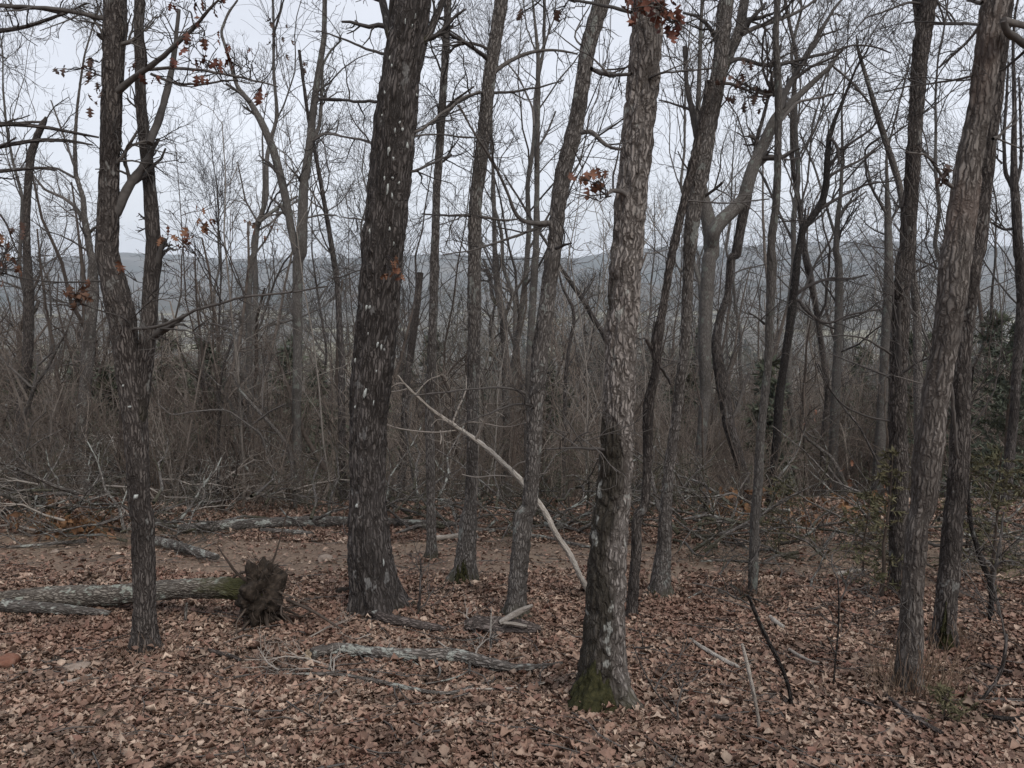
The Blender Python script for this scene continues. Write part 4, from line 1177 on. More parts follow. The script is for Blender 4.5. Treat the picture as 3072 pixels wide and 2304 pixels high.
hero('V2', 'hardwood_tree', 'grey broom-like tree with a spread of fine boughs left of the slim dark tree',
     '20:1320,1000,16;1325,1200,26;1330,1400,46;1335,1659,56|21:1335,100,64;1330,300,66;1310,600,60;1300,850,64', depth=18, mat=M_PALE, nr=18, spacing=0.1, amp=0.006, ext=2,
     limbs=[('20:1330,1400,24;1230,1230,18;1190,1060,12', 0.3), ('20:1340,1450,20;1420,1300,14', 0.3)], auto=(12, 0.3, 1, 1.2, 2.6), sub=(6, 4, 2))
hero('S', 'hardwood_tree', 'dark many-stemmed tree with boughs clustered upright, off past the peeling trunk',
     '20:2140,300,18;2150,700,28;2145,1000,36;2150,1200,52;2165,1400,60;2175,1659,62|21:2185,0,64;2198,300,62;2185,500,66;2160,800,60;2150,1000,58;2130,1200,60', depth=13.2, mat=M_DARK, nr=28, spacing=0.06, amp=0.007, ext=2,
     limbs=[('20:2130,1200,30;2090,1120,26;2080,900,22;2095,700,18;2110,400,12', 0.2), ('20:2165,1180,26;2195,1060,20;2190,800,16;2180,500,12', 0.2), ('20:2155,1480,22;2080,1490,18;2000,1440,12', -0.2), ('20:2070,1060,14;2030,1020,10', 0)], auto=(5, 0.5, 1, 0.7, 1.6), sub=(5, 4, 2), twig=M_DTWIG)
hero('Z1', 'hardwood_tree', 'dark slim trunk close on the left side of the stout dark oak',
     '01:2190,200,40;2205,560,44|11:10,700,44;0,820,46', depth=14, mat=M_DARK, nr=18, spacing=0.1, amp=0.006, ext=4, auto=(6, 0.3, 1, 0.8, 1.8), sub=(5, 4, 2))
hero('Z2', 'sapling', 'thin dark leaning sapling in the brush left of the stout dark oak',
     '01:1505,550,20;1470,640,18;1440,740,14;1420,900,16', depth=13, mat=M_DARK, nr=12, spacing=0.1, amp=0.004, ext=0, auto=(4, 0.4, 1, 0.5, 1.0), sub=(4, 3, 2))
hero('Z3', 'sapling', 'pale crooked sapling arching left over the far fallen log',
     '01:1340,760,8;1440,860,12;1500,740,14;1560,880,20;1680,1010,22;1800,1140,24;1880,1250,26;1900,1450,26', depth=12.6, mat=M_GREY, nr=12, spacing=0.08, amp=0.004, ext=0,
     limbs=[('01:1720,1240,16;1690,1150,14;1590,1080,13;1480,1000,12;1400,995,11;1240,1010,11;1110,1035,10;1020,955,8', -0.4), ('01:1640,1090,14;1760,1000,12;1850,960,8', -0.2), ('01:1700,1000,10;1700,850,10;1710,700,7', 0.2)], auto=(6, 0.3, 1, 0.5, 1.2), sub=(4, 4, 2))
hero('Z4', 'sapling', 'forked pale sapling leaning left on the brushy slope by the grey snag',
     '01:435,480,10;370,600,14;300,740,20;220,850,24;190,950,26;160,1080,26', depth=12.8, mat=M_GREY, nr=12, spacing=0.08, amp=0.004, ext=0,
     limbs=[('01:215,850,16;240,740,14;245,650,10', 0.2), ('01:210,860,18;130,780,16;0,660,14', -0.2), ('01:245,710,14;340,620,12;345,570,8', 0)], auto=(4, 0.3, 1, 0.4, 0.9), sub=(4, 3, 2))
hero('Z5', 'sapling', 'leaning grey sapling reaching up from the slash heap behind the propped log',
     '01:40,960,12;100,1240,20;200,1380,22;290,1500,24;400,1620,26', depth=12.3, mat=M_GREY, nr=12, spacing=0.08, amp=0.004, ext=0,
     limbs=[('01:155,1310,14;190,1180,14;205,1090,12;300,1010,8', 0.2), ('01:0,1180,14;120,1300,16;260,1470,18', 0.1)], auto=(5, 0.2, 1, 0.5, 1.0), sub=(4, 3, 2))
hero('Z6', 'sapling', 'spindly dead stem leaning left over orange leaves beyond the clearing',
     '21:860,690,9;930,830,11;1040,980,12;1150,1110,13;1210,1230,14;1290,1390,15;1340,1560,16', depth=11.5, mat=M_DARK, nr=10, spacing=0.08, amp=0.003, ext=0, auto=(4, 0.3, 1, 0.4, 0.8), sub=(3, 3, 1))
hero('Z7', 'sapling', 'dead forked grey stem leaning left among rust-coloured leaves past the clearing',
     '21:775,1130,10;800,1180,20;880,1240,22;960,1300,26;1020,1400,28;1060,1500,28;1120,1580,26;1180,1650,28|22:1220,60,24', depth=11.8, mat=M_GREY, nr=12, spacing=0.06, amp=0.004, ext=0,
     limbs=[('21:905,1300,14;960,1400,18;1010,1460,20;1055,1510,18', 0), ('21:790,1130,10;800,1060,6', 0), ('21:790,1140,12;870,1185,10', 0)], sub=(3, 3, 1))
hero('Z8', 'sapling', 'thin bare rod-like sapling standing right of the stout dark oak',
     '11:405,920,10;400,1000,12;420,1150,14;450,1340,16;490,1600,18', depth=11.2, mat=M_GREY, nr=10, spacing=0.08, amp=0.002, ext=0, auto=(2, 0.4, 1, 0.3, 0.5), sub=(2, 2, 1))

SHORT = {'J': 'the mossy-footed grey oak', 'F': 'the stout dark oak', 'B': 'the twin-stemmed tree', 'I': 'the leaning bleached-foot tree', 'H': 'the straight tree with flared mossy foot', 'Q': 'the peeling reddish tree',
         'P': 'the slim dark forked tree', 'Lm': 'the tree dividing in two', 'G': 'the slender straight tree', 'Mt': 'the thin pale straight tree', 'A': 'the snapped grey snag', 'D': 'the small forked tree', 'E': 'the crossing slim stems',
         'T1': 'the tree with upswept branches', 'Nn': 'the black crooked tree', 'O': 'the needle-topped spar', 'S': 'the many-stemmed dark tree', 'Sn': 'the short rusty-topped snag', 'L2': 'the lichen grey tree'}


def beyond(x, y):
    a = x / y
    k = min(SHORT, key=lambda q: abs(HEROES[q]['P'][len(HEROES[q]['P']) // 3][0] / HEROES[q]['P'][0][1] - a))
    return SHORT[k]


# ordinary bare trees further down the slope, copied from a few kinds
kinds = []
for k in range(6):
    a_, b_ = bare_tree([15, 17, 13, 18, 14, 16][k], [0.075, 0.1, 0.065, 0.12, 0.07, 0.09][k], 500 + k, M_GREY, (14, 6, 5, 1), 0.06, 0.24, rmin=0.005)
    mt_ = [M_BROWN, M_PALE, M_BROWN, M_GREY, M_DARK, M_PALE][k]
    kinds.append((a_.mesh('trunk', mt_), b_.mesh('crown', M_TWIG)))
g = np.random.default_rng(99)
spots = []
KLAB = ['slim grey bare tree', 'pale lichened bare tree', 'short brown bare tree', 'tall grey bare tree', 'small near-black bare tree', 'tall slim pale bare tree']
for k in range(900):
    y = 18.5 + 50 * g.random() ** 1.1
    x = g.uniform(-1, 1) * (0.7 * y + 2.5)
    if all((x - a) ** 2 + (y - b) ** 2 > (1.5 + 0.02 * y) ** 2 for a, b in spots):
        spots.append((x, y))
    if len(spots) >= 70:
        break
for x, y in spots:
    k = int(g.integers(0, 6))
    e = empty('hardwood_tree', (x, y, float(hz(x, y))), KLAB[k] + ' down the slope beyond ' + beyond(x, y), 'tree', 'bare trees down the slope below the brush')
    e.rotation_euler = (0, 0, g.uniform(0, 6.28))
    s_ = g.uniform(0.75, 1.15)
    e.scale = (s_, s_, s_)
    link('trunk', kinds[k][0], e); link('crown', kinds[k][1], e)

# an oak just outside the view to the left whose low boughs reach in
hero('X', 'oak_tree', 'oak beside the view whose dark level boughs reach over the grey snag',
     '00:-330,0,150;-330,800,160;-330,1659,170|01:-325,800,180;-320,1659,200', depth=8.5, mat=M_DARK, nr=24, spacing=0.08, amp=0.01, ext=3,
     limbs=[('00:-300,900,60;-100,830,40;0,800,34;120,805,28;300,825,24;450,855,20;640,890,12', 0.3), ('00:-300,1050,50;-100,970,36;0,950,30;150,920,26;300,905,24;450,910,20;600,940,12', 0.3),
            ('00:-300,1200,40;-100,1120,30;0,1110,26;150,1095,22;290,1085,18;360,1105,12', 0.2), ('00:-300,240,60;-100,210,40;0,200,30;150,180,26;300,130,22;440,80,16;560,20,12', -0.2),
            ('00:-200,60,40;0,30,30;110,50,28;260,50,26;420,90,20', 0.2), ('00:-100,340,16;0,350,12;40,380,8', 0), ('01:-60,60,14;0,90,12;50,110,8', 0), ('00:-100,1330,16;0,1390,16;50,1460,14;80,1560,12;120,1640,9', 0)], sub=(5, 4, 2), twig=M_DTWIG)

# the white dead trunk bent in an arch
px = parse('11:365,775,9;410,830,14;480,900,19;600,1010,27;720,1090,35;870,1190,36;960,1260,40;1080,1370,42;1170,1460,45;1240,1550,46;1310,1640,46|12:1390,140,46;1460,240,50;1495,300,52;1530,380,44;1580,480,46;1640,560,48')
b, _ = hit(px[-1][0], px[-1][1]); dA = b[1]
P, R = to_points(px, dA); P, R = P[::-1], R[::-1] * 0.78
P = np.concatenate([[P[0] + np.array([0.02, 0, -0.12])], P]); R = np.concatenate([[R[0]], R])
e = empty('dead_sapling', [P[0, 0], dA, float(hz(P[0, 0], dA))], 'bleached white dead trunk arching leftwards from behind the mossy oak', 'dead tree')
base = np.array(e.location)
mb = MB(); stem(mb, P, R, 24, 0.025, 0.006, 0.03, 0.1, 4, 0.13, cap1=True, smooth=0.06)
link('trunk', mb.mesh('trunk', M_DEAD, base), e)
for s_, dy in (('11:870,1190,22;910,1110,18;940,1030,15;938,985,10', -0.2), ('11:720,1085,18;750,1000,14;800,900,11;815,840,9;808,775,6', 0.2), ('11:480,900,9;520,850,9;560,800,8;640,775,5', 0.1),
               ('11:410,830,10;370,815,9;330,845,7;285,880,5', -0.1), ('11:1110,1380,12;1150,1340,12;1210,1330,11;1300,1340,9', -0.3), ('11:430,860,12;360,880,10;290,880,6', 0.1),
               ('11:740,1130,9;620,1145,10;480,1135,10;350,1115,9;250,1070,8;150,1040,6;80,1020,4', -0.4), ('11:1170,1445,10;1260,1420,10;1340,1405,8', -0.2), ('11:760,1110,10;800,1075,10;870,1075,9;1000,1100,9;1080,1115,9;1140,1095,7;1210,1075,5', -0.2),
               ('11:640,1130,10;650,1180,9;640,1220,7', -0.1), ('11:700,1075,8;620,1050,7;580,1105,5', -0.1), ('11:1110,1430,8;980,1420,9;880,1440,9;780,1415,7', 0.1)):
    LP, LR = to_points(parse(s_), dA, dy)
    LPs, LRs = smooth_path(LP, LR, 0.05, 0.04)
    mb = MB(); tubes(mb, LPs[None], LRs[None], 5)
    P2, R2 = grow(resample(LP, LR, 8)[0][None], resample(LP, LR, 8)[1][None], 3, (0.1, 0.3), (30, 70), (0.3, 1), 5, 0.6, 0.05, 0.25, 0.0025, 0.5)
    tubes(mb, P2, R2, 3)
    link('branch', mb.mesh('branch', M_PTWIG, base), e)

# --- leaves still hanging on the oaks
def leafset(key, bi, spots_, mat, dy=-0.3, size=0.085):
    h = HEROES[key]
    par = h['branches'][bi] if bi is not None else h['trunk']
    g_ = np.random.default_rng(len(spots_) * 7 + int(spots_[0][2]))
    for (tile, x_, y_, n_, sp) in [(s[0], s[1], s[2], s[3], s[4]) for s in spots_]:
        u, v, _ = parse('%s:%g,%g,1' % (tile, x_, y_))[0]
        c, t = on_plane(u, v, h['d'] + dy)
        near = h['limbs'][np.argmin(np.linalg.norm(h['limbs'] - c, axis=1))]
        if np.linalg.norm(near - c) < 1.2:
            f_ = np.linspace(0, 1, 6)[:, None]
            tp = near + (c - near) * f_ + np.sin(f_ * math.pi) * np.array([0, 0, 0.12]) * np.linalg.norm(near - c) + g_.normal(size=(6, 3)) * 0.012
            m2 = MB(); tubes(m2, tp[None], (np.linspace(0.0045, 0.002, 6))[None], 4)
            for q in range(3):
                e2 = c + g_.normal(size=3) * sp / 2.16 * t / F_PX * 0.7
                tubes(m2, np.stack([tp[3], (tp[3] + e2) / 2 + g_.normal(size=3) * 0.01, e2])[None], np.array([[0.003, 0.0022, 0.0015]]), 3)
            link('twig', m2.mesh('twig', M_DTWIG, h['base']), par)
        for q in range(n_):
            r = sp / 2.16 * t / F_PX
            p = c + np.array([g_.normal() * r * 0.7, g_.normal() * r * 0.7, g_.normal() * r * 0.7]) - h['base']
            me_ = HLEAF[mat][g_.integers(0, 4)]
            o_ = link('leaf', me_, par, p)
            s_ = size * g_.uniform(0.5, 0.9)
            o_.scale = (s_, s_, s_)
            o_.rotation_euler = (g_.normal() * 0.6, math.pi / 2 + g_.normal() * 0.6, g_.uniform(0, 6.28))


HLEAF = {}
SP = np.array([0, 0.16, 0.32, 0.43, 0.6, 0.7, 0.85, 1.0])
WP = np.array([0.012, 0.06, 0.36, 0.1, 0.4, 0.1, 0.22, 0.01])
for nm, m_ in (('red', M_REDLEAF), ('tan', M_TANLEAF), ('drab', M_DRABLEAF)):
    HLEAF[nm] = []
    for k in range(4):
        v_, q_ = leaf_shape(SP, WP * rng.uniform(0.8, 1.15), rng.uniform(-0.8, 1.4), rng.uniform(-0.3, 0.8), rng.uniform(-1, 1))
        HLEAF[nm].append(MB().add(v_, q_).mesh('hanging_leaf', m_))
leafset('B', 3, [('00', 1310, 30, 5, 60), ('00', 1130, 15, 3, 40), ('00', 1420, 10, 3, 40), ('00', 1340, 240, 5, 55), ('00', 1205, 265, 2, 30)], 'red')
leafset('B', 4, [('00', 1490, 370, 7, 60), ('00', 1290, 390, 4, 45), ('00', 1380, 430, 7, 60), ('00', 1270, 490, 4, 45), ('00', 1600, 340, 2, 25), ('00', 1665, 630, 4, 45)], 'red', -0.45)
leafset('B', 5, [('00', 1170, 370, 4, 50), ('00', 1055, 545, 3, 30), ('00', 990, 500, 3, 35), ('00', 840, 430, 4, 40)], 'red')
leafset('E', 3, [('00', 1795, 255, 6, 60), ('00', 1900, 440, 4, 50), ('00', 1970, 390, 3, 40), ('00', 1760, 180, 3, 35)], 'drab', 0, 0.17)
leafset('B', 11, [('00', 1310, 1400, 5, 50), ('00', 1320, 1480, 5, 50), ('00', 1225, 1540, 3, 35), ('00', 1150, 1545, 4, 50), ('00', 1090, 1560, 3, 35)], 'tan', -0.5)
leafset('B', 12, [('01', 540, 230, 6, 70), ('01', 545, 290, 5, 50), ('01', 470, 230, 3, 50), ('01', 780, 90, 3, 30)], 'tan', -0.4, 0.1)
leafset('B', 16, [('01', 60, 60, 5, 70), ('01', 10, 140, 4, 60), ('00', 10, 1560, 4, 60), ('00', 20, 1610, 3, 50)], 'tan', -0.4, 0.1)
leafset('B', 16, [('00', 405, 455, 3, 30), ('00', 560, 490, 4, 40), ('00', 595, 460, 3, 30), ('00', 590, 405, 2, 20), ('00', 620, 560, 3, 40), ('00', 635, 640, 4, 45), ('00', 115, 1490, 3, 30)], 'drab', -0.1, 0.08)
leafset('E2', 0, [('00', 1595, 1510, 4, 50), ('00', 1700, 1480, 7, 60), ('00', 1835, 1340, 5, 50)], 'tan', -2, 0.15)
leafset('J', 2, [('10', 1620, 1165, 5, 60), ('10', 1650, 1210, 4, 60), ('10', 1690, 1120, 3, 40), ('10', 1520, 1150, 2, 30)], 'tan', -0.2, 0.09)
leafset('J', 6, [('10', 1900, 30, 7, 80), ('10', 2050, 50, 8, 80), ('10', 2130, 110, 6, 60), ('10', 2150, 190, 5, 50), ('10', 1960, 10, 6, 80)], 'red', -0.35, 0.1)
leafset('J', 5, [('10', 1385, 110, 3, 40), ('10', 1160, 80, 2, 30)], 'drab', 0.4)
leafset('F', 9, [('11', 335, 70, 4, 40), ('11', 350, 130, 4, 45), ('11', 320, 110, 3, 40)], 'tan', -0.5, 0.09)
leafset('Lm', 3, [('20', 340, 500, 8, 90), ('20', 420, 590, 8, 90), ('20', 340, 590, 5, 60), ('20', 470, 620, 5, 50)], 'drab', -0.2, 0.1)
leafset('Q', 5, [('20', 1700, 1110, 3, 40), ('20', 1720, 1150, 3, 40)], 'drab', -0.2, 0.1)
leafset('Z7', 0, [('21', 1130, 1425, 6, 90), ('21', 960, 1510, 5, 60), ('21', 1230, 1570, 6, 90), ('21', 1270, 1600, 5, 80), ('21', 820, 1630, 6, 80), ('21', 850, 1060, 5, 60)], 'tan', -0.3, 0.13)

# --- lichen flakes on the dark oak, the twin-stemmed tree and the leaning ones
def lichen(key, spots_):
    h = HEROES[key]
    P_, R_ = h['P'], h['R']
    g_ = np.random.default_rng(77)
    for tile, x_, y_, wd, ht in spots_:
        u, v, _ = parse('%s:%g,%g,1' % (tile, x_, y_))[0]
        p, t = on_plane(u, v, h['d'])
        i_ = int(np.argmin(np.abs(P_[:, 2] - p[2])))
        dx = np.clip(p[0] - P_[i_, 0], -0.93 * R_[i_], 0.93 * R_[i_])
        a0 = math.asin(dx / R_[i_])
        wd_, ht_ = 0.75 * wd / 2.16 * t / F_PX, 0.8 * ht / 2.16 * t / F_PX
        n_ = 9
        mb_ = MB(); vs = []
        for ring, f in ((0, 0.0), (1, 0.6), (2, 1.0)):
            for q in range(n_):
                th = 2 * math.pi * q / n_
                rr_ = f * (1 + 0.35 * g_.normal() * (f > 0.5))
                da = a0 + math.cos(th) * rr_ * wd_ / 2 / R_[i_]
                z_ = p[2] + math.sin(th) * rr_ * ht_ / 2
                cx = np.interp(z_, P_[:, 2], P_[:, 0]); cy_ = np.interp(z_, P_[:, 2], P_[:, 1])
                rad = R_[i_] * 1.05 + 0.009 - 0.012 * f * f
                vs.append((cx + rad * math.sin(da), cy_ - rad * math.cos(da), z_))
                if ring == 0:
                    break
        tr = [(0, 1 + (q + 1) % n_, 1 + q) for q in range(n_)]
        qd = [(1 + q, 1 + (q + 1) % n_, 1 + n_ + (q + 1) % n_, 1 + n_ + q) for q in range(n_)]
        mb_.add(vs, qd, tr)
        link('lichen_patch', mb_.mesh('lichen_patch', M_LICHEN, h['base']), h['trunk'])


g = np.random.default_rng(8)
fl = [('11', 185, 330, 18, 45), ('11', 205, 325, 16, 35), ('11', 255, 560, 18, 40), ('11', 275, 580, 18, 50), ('11', 290, 595, 12, 30), ('11', 180, 865, 30, 100), ('11', 198, 490, 12, 28), ('11', 110, 665, 14, 40), ('11', 225, 935, 12, 60),
      ('11', 112, 960, 12, 30), ('11', 245, 730, 16, 24), ('11', 118, 1590, 24, 40), ('10', 330, 400, 12, 34), ('10', 345, 455, 16, 30), ('10', 320, 1240, 20, 70), ('10', 345, 1280, 18, 60), ('10', 350, 1165, 16, 26), ('10', 385, 1195, 18, 34),
      ('10', 300, 1170, 14, 34), ('10', 368, 865, 16, 40), ('10', 410, 860, 16, 30), ('10', 395, 810, 16, 30), ('10', 435, 960, 18, 50), ('10', 355, 1045, 16, 36), ('10', 325, 990, 18, 70), ('10', 430, 10, 22, 30), ('10', 470, 200, 14, 30),
      ('10', 490, 130, 10, 40), ('10', 430, 170, 10, 40), ('10', 300, 620, 14, 34), ('10', 205, 1500, 14, 40), ('10', 330, 1490, 14, 34), ('12', 285, 290, 12, 50), ('12', 290, 405, 8, 16)]
for _ in range(3):
    fl.append(('10', g.uniform(250, 560), g.uniform(0, 1600), g.uniform(5, 9), g.uniform(14, 40)))
lichen('F', fl)
lichen('B', [('01', 905, 1545, 40, 40), ('01', 870, 965, 22, 18), ('01', 830, 830, 18, 18)])

# moss cushion round the foot of the big grey oak
def moss(key, a0, a1, h0, h1, grow_, seed):
    h = HEROES[key]; P_, R_ = h['P'], h['R']
    n1, n2 = 56, 26
    A, Hh = np.meshgrid(np.linspace(a0, a1, n1), np.linspace(0, 1, n2), indexing='xy')
    edge = np.sin(np.pi * np.clip((A - a0) / (a1 - a0), 0, 1)) ** 0.5
    top = h0 + (h1 - h0) * edge * (0.75 + 0.4 * vnoise(A * 4, 0, 0, seed))
    zb = float(h['base'][2]) - 0.08
    Z = zb + Hh * top
    cx = np.interp(Z, P_[:, 2], P_[:, 0]); cy_ = np.interp(Z, P_[:, 2], P_[:, 1]); rr_ = np.interp(Z, P_[:, 2], R_)
    th = grow_ * (1 - Hh) ** 1.3 * edge + 0.02 * edge * (1 - Hh ** 4)
    rad = rr_ * 1.02 + th + (0.022 * vnoise(A * 11, Z * 28, 0, seed + 1) + 0.014 * vnoise(A * 26, Z * 60, 0, seed + 2)) * edge - 0.03 * (Hh ** 6) - 0.05 * (1 - edge)
    V_ = np.stack([cx + rad * np.sin(A), cy_ - rad * np.cos(A), Z], -1).reshape(-1, 3)
    i = np.arange(n2 - 1)[:, None] * n1; j = np.arange(n1 - 1)[None]
    Q_ = np.stack([i + j, i + j + 1, i + n1 + j + 1, i + n1 + j], -1).reshape(-1, 4)
    link('moss', MB().add(V_, Q_).mesh('moss', M_MOSS, h['base']), h['trunk'])


moss('J', -1.75, 0.75, 0.1, 0.42, 0.16, 3)
moss('F', -1.5, -0.1, 0.08, 0.28, 0.05, 5)
moss('F', 0.2, 1.0, 0.06, 0.2, 0.03, 6)
moss('H', -1.2, 1.0, 0.1, 0.4, 0.02, 7)
moss('Lm', -1.2, 0.8, 0.1, 0.3, 0.03, 8)
moss('R', -1.2, 0.6, 0.1, 0.5, 0.03, 9)

# leaves drifted against the feet of the trees
g = np.random.default_rng(202)
mb = MB()
for key in ('J', 'F', 'B', 'I', 'H', 'Q', 'R', 'P', 'Lm', 'G', 'K', 'Mt'):
    h = HEROES[key]; n_ = 130 if h['d'] < 7 else 70
    a_ = g.uniform(0, 6.28, n_); r_ = h['R'][4] * 1.25 + 0.16 * g.random(n_) ** 1.4
    x_, y_ = h['base'][0] + np.cos(a_) * r_, h['base'][1] + np.sin(a_) * r_
    z_ = hz(x_, y_) + 0.02 + 0.07 * np.clip(1 - (r_ - h['R'][4] * 1.25) / 0.16, 0, 1) * g.random(n_)
    scatter_leaves(mb, np.stack([x_, y_, z_], 1), 0.04 * g.uniform(0.6, 1.4, n_), 0.7, g)
tag(link('leaf_litter', mb.mesh('leaf_drift', M_LITTER)), 'brown leaves drifted against the feet of the trunks', None, None, 'stuff')

# ------------------------------------------------------------------ fallen wood
def lying(s, lift=0.0):
    """pixels of a log's axis with widths; every point sits where its lower edge meets the ground"""
    P, R = [], []
    for u, v, wd in parse(s):
        b_, t = hit(u, v + wd * 0.45)
        p, t = on_plane(u, v, b_[1])
        r = wd / 2 * t / F_PX
        p[2] = float(hz(p[0], p[1])) + r * 0.9 + 0.03 + lift
        P.append(p); R.append(r)
    return np.array(P), np.array(R)


def log(name, label, s, mat, cat='log', branches=(), nr=28, amp=0.006, ends=(True, True), lift=0.0, cellz=0.14, group=None, lump=0.08, path=None):
    P, R = path if path is not None else lying(s, lift)
    mid = P[len(P) // 2]
    base = np.array([mid[0], mid[1], float(hz(mid[0], mid[1]))])
    seed = sum(ord(c) for c in label) % 997
    mb_ = MB(); Ps, Rs = stem(mb_, P, R, nr, 0.03, amp, 0.035, cellz, seed, lump, cap0=ends[0], cap1=ends[1], smooth=0.08)
    if branches:
        e_ = empty(name, base, label, cat, group)
        link('trunk', mb_.mesh('trunk', mat, base), e_)
        for bs in branches:
            if isinstance(bs, str):
                LP, LR = lying(bs); LR = LR * 0.6
            else:
                LP, LR = bs
            m2 = MB(); a_, b_ = smooth_path(LP, LR, 0.03, 0.03)
            tubes(m2, a_[None], b_[None], 6)
            link('branch', m2.mesh('branch', M_LIMB, base), e_)
        return e_, Ps, Rs, base
    o_ = tag(link(name, mb_.mesh(name, mat, base), None, base), label, cat, group)
    return o_, Ps, Rs, base


def raised(s, dref, dy=0.0):
    return to_points(parse(s), dref, dy)


# propped mossy log with its root plate
bR, tR = hit(1650 / 2.16, 1536 + 735 / 2.16)
bL, tL = hit(400 / 2.16, 1536 + 615 / 2.16)
pxs = parse('02:1740,500,150;1600,505,140;1450,490,130;1200,495,118;1000,510,118;800,535,120;550,545,130;330,548,125;150,560,115;0,570,105;-150,575,100')
P, R = [], []
for u, v, wd in pxs:
    d_ = np.interp(u, [bL[0] * 0 + 185, 790], [bL[1], bR[1]])
    p, t = on_plane(u, v, d_); P.append(p); R.append(1.02 * wd / 2 * t / F_PX)
P, R = np.array(P), np.array(R)
e, Ps, Rs, base = log('fallen_tree', 'mossy fallen trunk propped off the leaves on its torn-up root plate', '', M_LOG, 'log', branches=[raised('02:1210,590,20;1205,640,22;1200,700,24', bR[1] - 0.05)], nr=56, amp=0.01, path=(P, R))
# root plate: a ragged plate of earth and roots, upright at the log's end
g = np.random.default_rng(31)
bm = bmesh.new(); bmesh.ops.create_icosphere(bm, subdivisions=5, radius=1.0)
c0, t0 = on_plane(1690 / 2.16, 1536 + 560 / 2.16, bR[1])
rw, rh = 120 / 2.16 * t0 / F_PX, 200 / 2.16 * t0 / F_PX
V = np.array([v.co for v in bm.verts]); Tt = np.array([[v.index for v in f.verts] for f in bm.faces]); bm.free()
nz = vnoise(V[:, 0] * 2.2, V[:, 1] * 2.2, V[:, 2] * 2.2, 9) * 0.45 + vnoise(V[:, 0] * 6, V[:, 1] * 6, V[:, 2] * 6, 10) * 0.2 + vnoise(V[:, 0] * 15, V[:, 1] * 15, V[:, 2] * 15, 11) * 0.07
V = V * (1 + nz)[:, None] * np.array([rw, rw * 1.3, rh]) + c0
plate = link('root_plate', MB().add(V, None, Tt).mesh('root_plate', M_EARTH, base), e)
for k in range(190):
    a_ = g.uniform(0, 6.28); el = g.uniform(-1.1, 0.8) if k < 16 else g.uniform(-1.2, 1.5)
    d_ = norm(np.array([0.35 + 0.8 * math.cos(a_) * math.cos(el), 0.8 * math.sin(a_) * math.cos(el), math.sin(el)]))
    q = c0 + d_ * np.array([rw, rw * 1.2, rh]) * 0.7
    ps = [q]
    ln = (g.uniform(0.22, 0.42) if k < 16 else g.uniform(0.06, 0.26))
    for s_ in range(6):
        d_ = norm(d_ + g.normal(size=3) * 0.28 + np.array([0.05, 0, -0.05]))
        ps.append(ps[-1] + d_ * ln / 6)
    mb = MB(); tubes(mb, np.array(ps)[None], ((g.uniform(0.01, 0.02) if k < 16 else g.uniform(0.0018, 0.005)) * np.linspace(1, 0.3, 7))[None], 4)
    link('root', mb.mesh('root', M_ROOT, base), plate)
for s_, dy in (('02:1860,570,26;1960,610,22;2060,660,20;2150,720,16;2212,760,10', -0.4), ('02:1510,720,16;1540,790,14;1600,860,10', -0.3), ('02:1760,340,16;1790,260,12;1830,120,9;1860,0,7', 0.0), ('02:1700,420,20;1620,380,26;1540,400,22;1510,430,14', 0.1)):
    LP, LR = raised(s_, bR[1], dy)
    mb = MB(); a_, b_ = smooth_path(LP, LR, 0.04, 0.04); tubes(mb, a_[None], b_[None], 6)
    link('root', mb.mesh('root', M_ROOT, base), plate)
for k in range(7):                                    # fine fibres standing up from the plate
    a_ = g.uniform(-1, 1); q = c0 + np.array([a_ * rw * 0.8, g.uniform(-1, 1) * rw, rh * 0.75])
    d_ = norm(np.array([g.normal() * 0.5, g.normal() * 0.4, 1])); ps = [q]
    for s_ in range(5):
        d_ = norm(d_ + g.normal(size=3) * 0.2); ps.append(ps[-1] + d_ * g.uniform(0.02, 0.05))
    mb = MB(); tubes(mb, np.array(ps)[None], np.full((1, 6), 0.0025), 3)
    link('root', mb.mesh('root', M_ROOT, base), plate)

o, Ps, Rs, base2 = log('log', 'lichen-crusted log with sawn pale end lying alongside the propped mossy trunk', '02:30,625,88;150,640,82;300,645,72;450,655,62;600,665,46;720,680,26', M_LIMB, nr=40, amp=0.007)
mb = MB(); d_ = norm(Ps[0] - Ps[3]); n_ = 24
u_ = norm(np.cross(d_, [0, 0, 1])); w_ = np.cross(d_, u_)
ring = [Ps[0] + d_ * 0.012 + Rs[0] * 1.0 * (math.cos(q) * u_ + math.sin(q) * w_) for q in np.linspace(0, 2 * math.pi, n_, endpoint=False)]
mb.add([Ps[0] + d_ * 0.016] + ring, None, [(0, 1 + q, 1 + (q + 1) % n_) for q in range(n_)] + [(0, 1 + (q + 1) % n_, 1 + q) for q in range(0)])
link('cut_end', mb.mesh('cut_end', M_CUT, base2), o)

# the lichened limb in the foreground
e, Ps, Rs, base2 = log('fallen_limb', 'long lichened limb with hooked side branches lying across the foreground leaves',
    '02:2020,945,69;2120,920,64|12:0,905,62;120,925,62;250,940,69;400,950,71;560,955,74;700,950,77;800,970,79;920,1000,76;1020,1025,65;1120,1040,52;1220,1040,40;1330,1025,26;1430,1005,10', M_LIMB, nr=44, amp=0.009,
    branches=['12:610,990,40;640,1040,30;640,1080,24;620,1110,16', '12:830,1000,40;835,1050,26;830,1085,18', '12:825,1060,22;780,1090,20;700,1115,18;580,1140,14;440,1150,9',
              '02:2140,920,20;2150,980,18;2140,1040,16;2100,1100,10', '12:500,1020,14;440,985,14;380,980,14;310,1000,14;270,1030,12;200,1090,8', '12:1150,1040,18;1230,1035,18;1300,1010,16;1360,985,8',
              '12:60,960,10;130,950,14;210,985,12;260,1000,8'])
ct, tc_ = on_plane(*parse('02:2000,940,1')[0][:2], Ps[0][1])
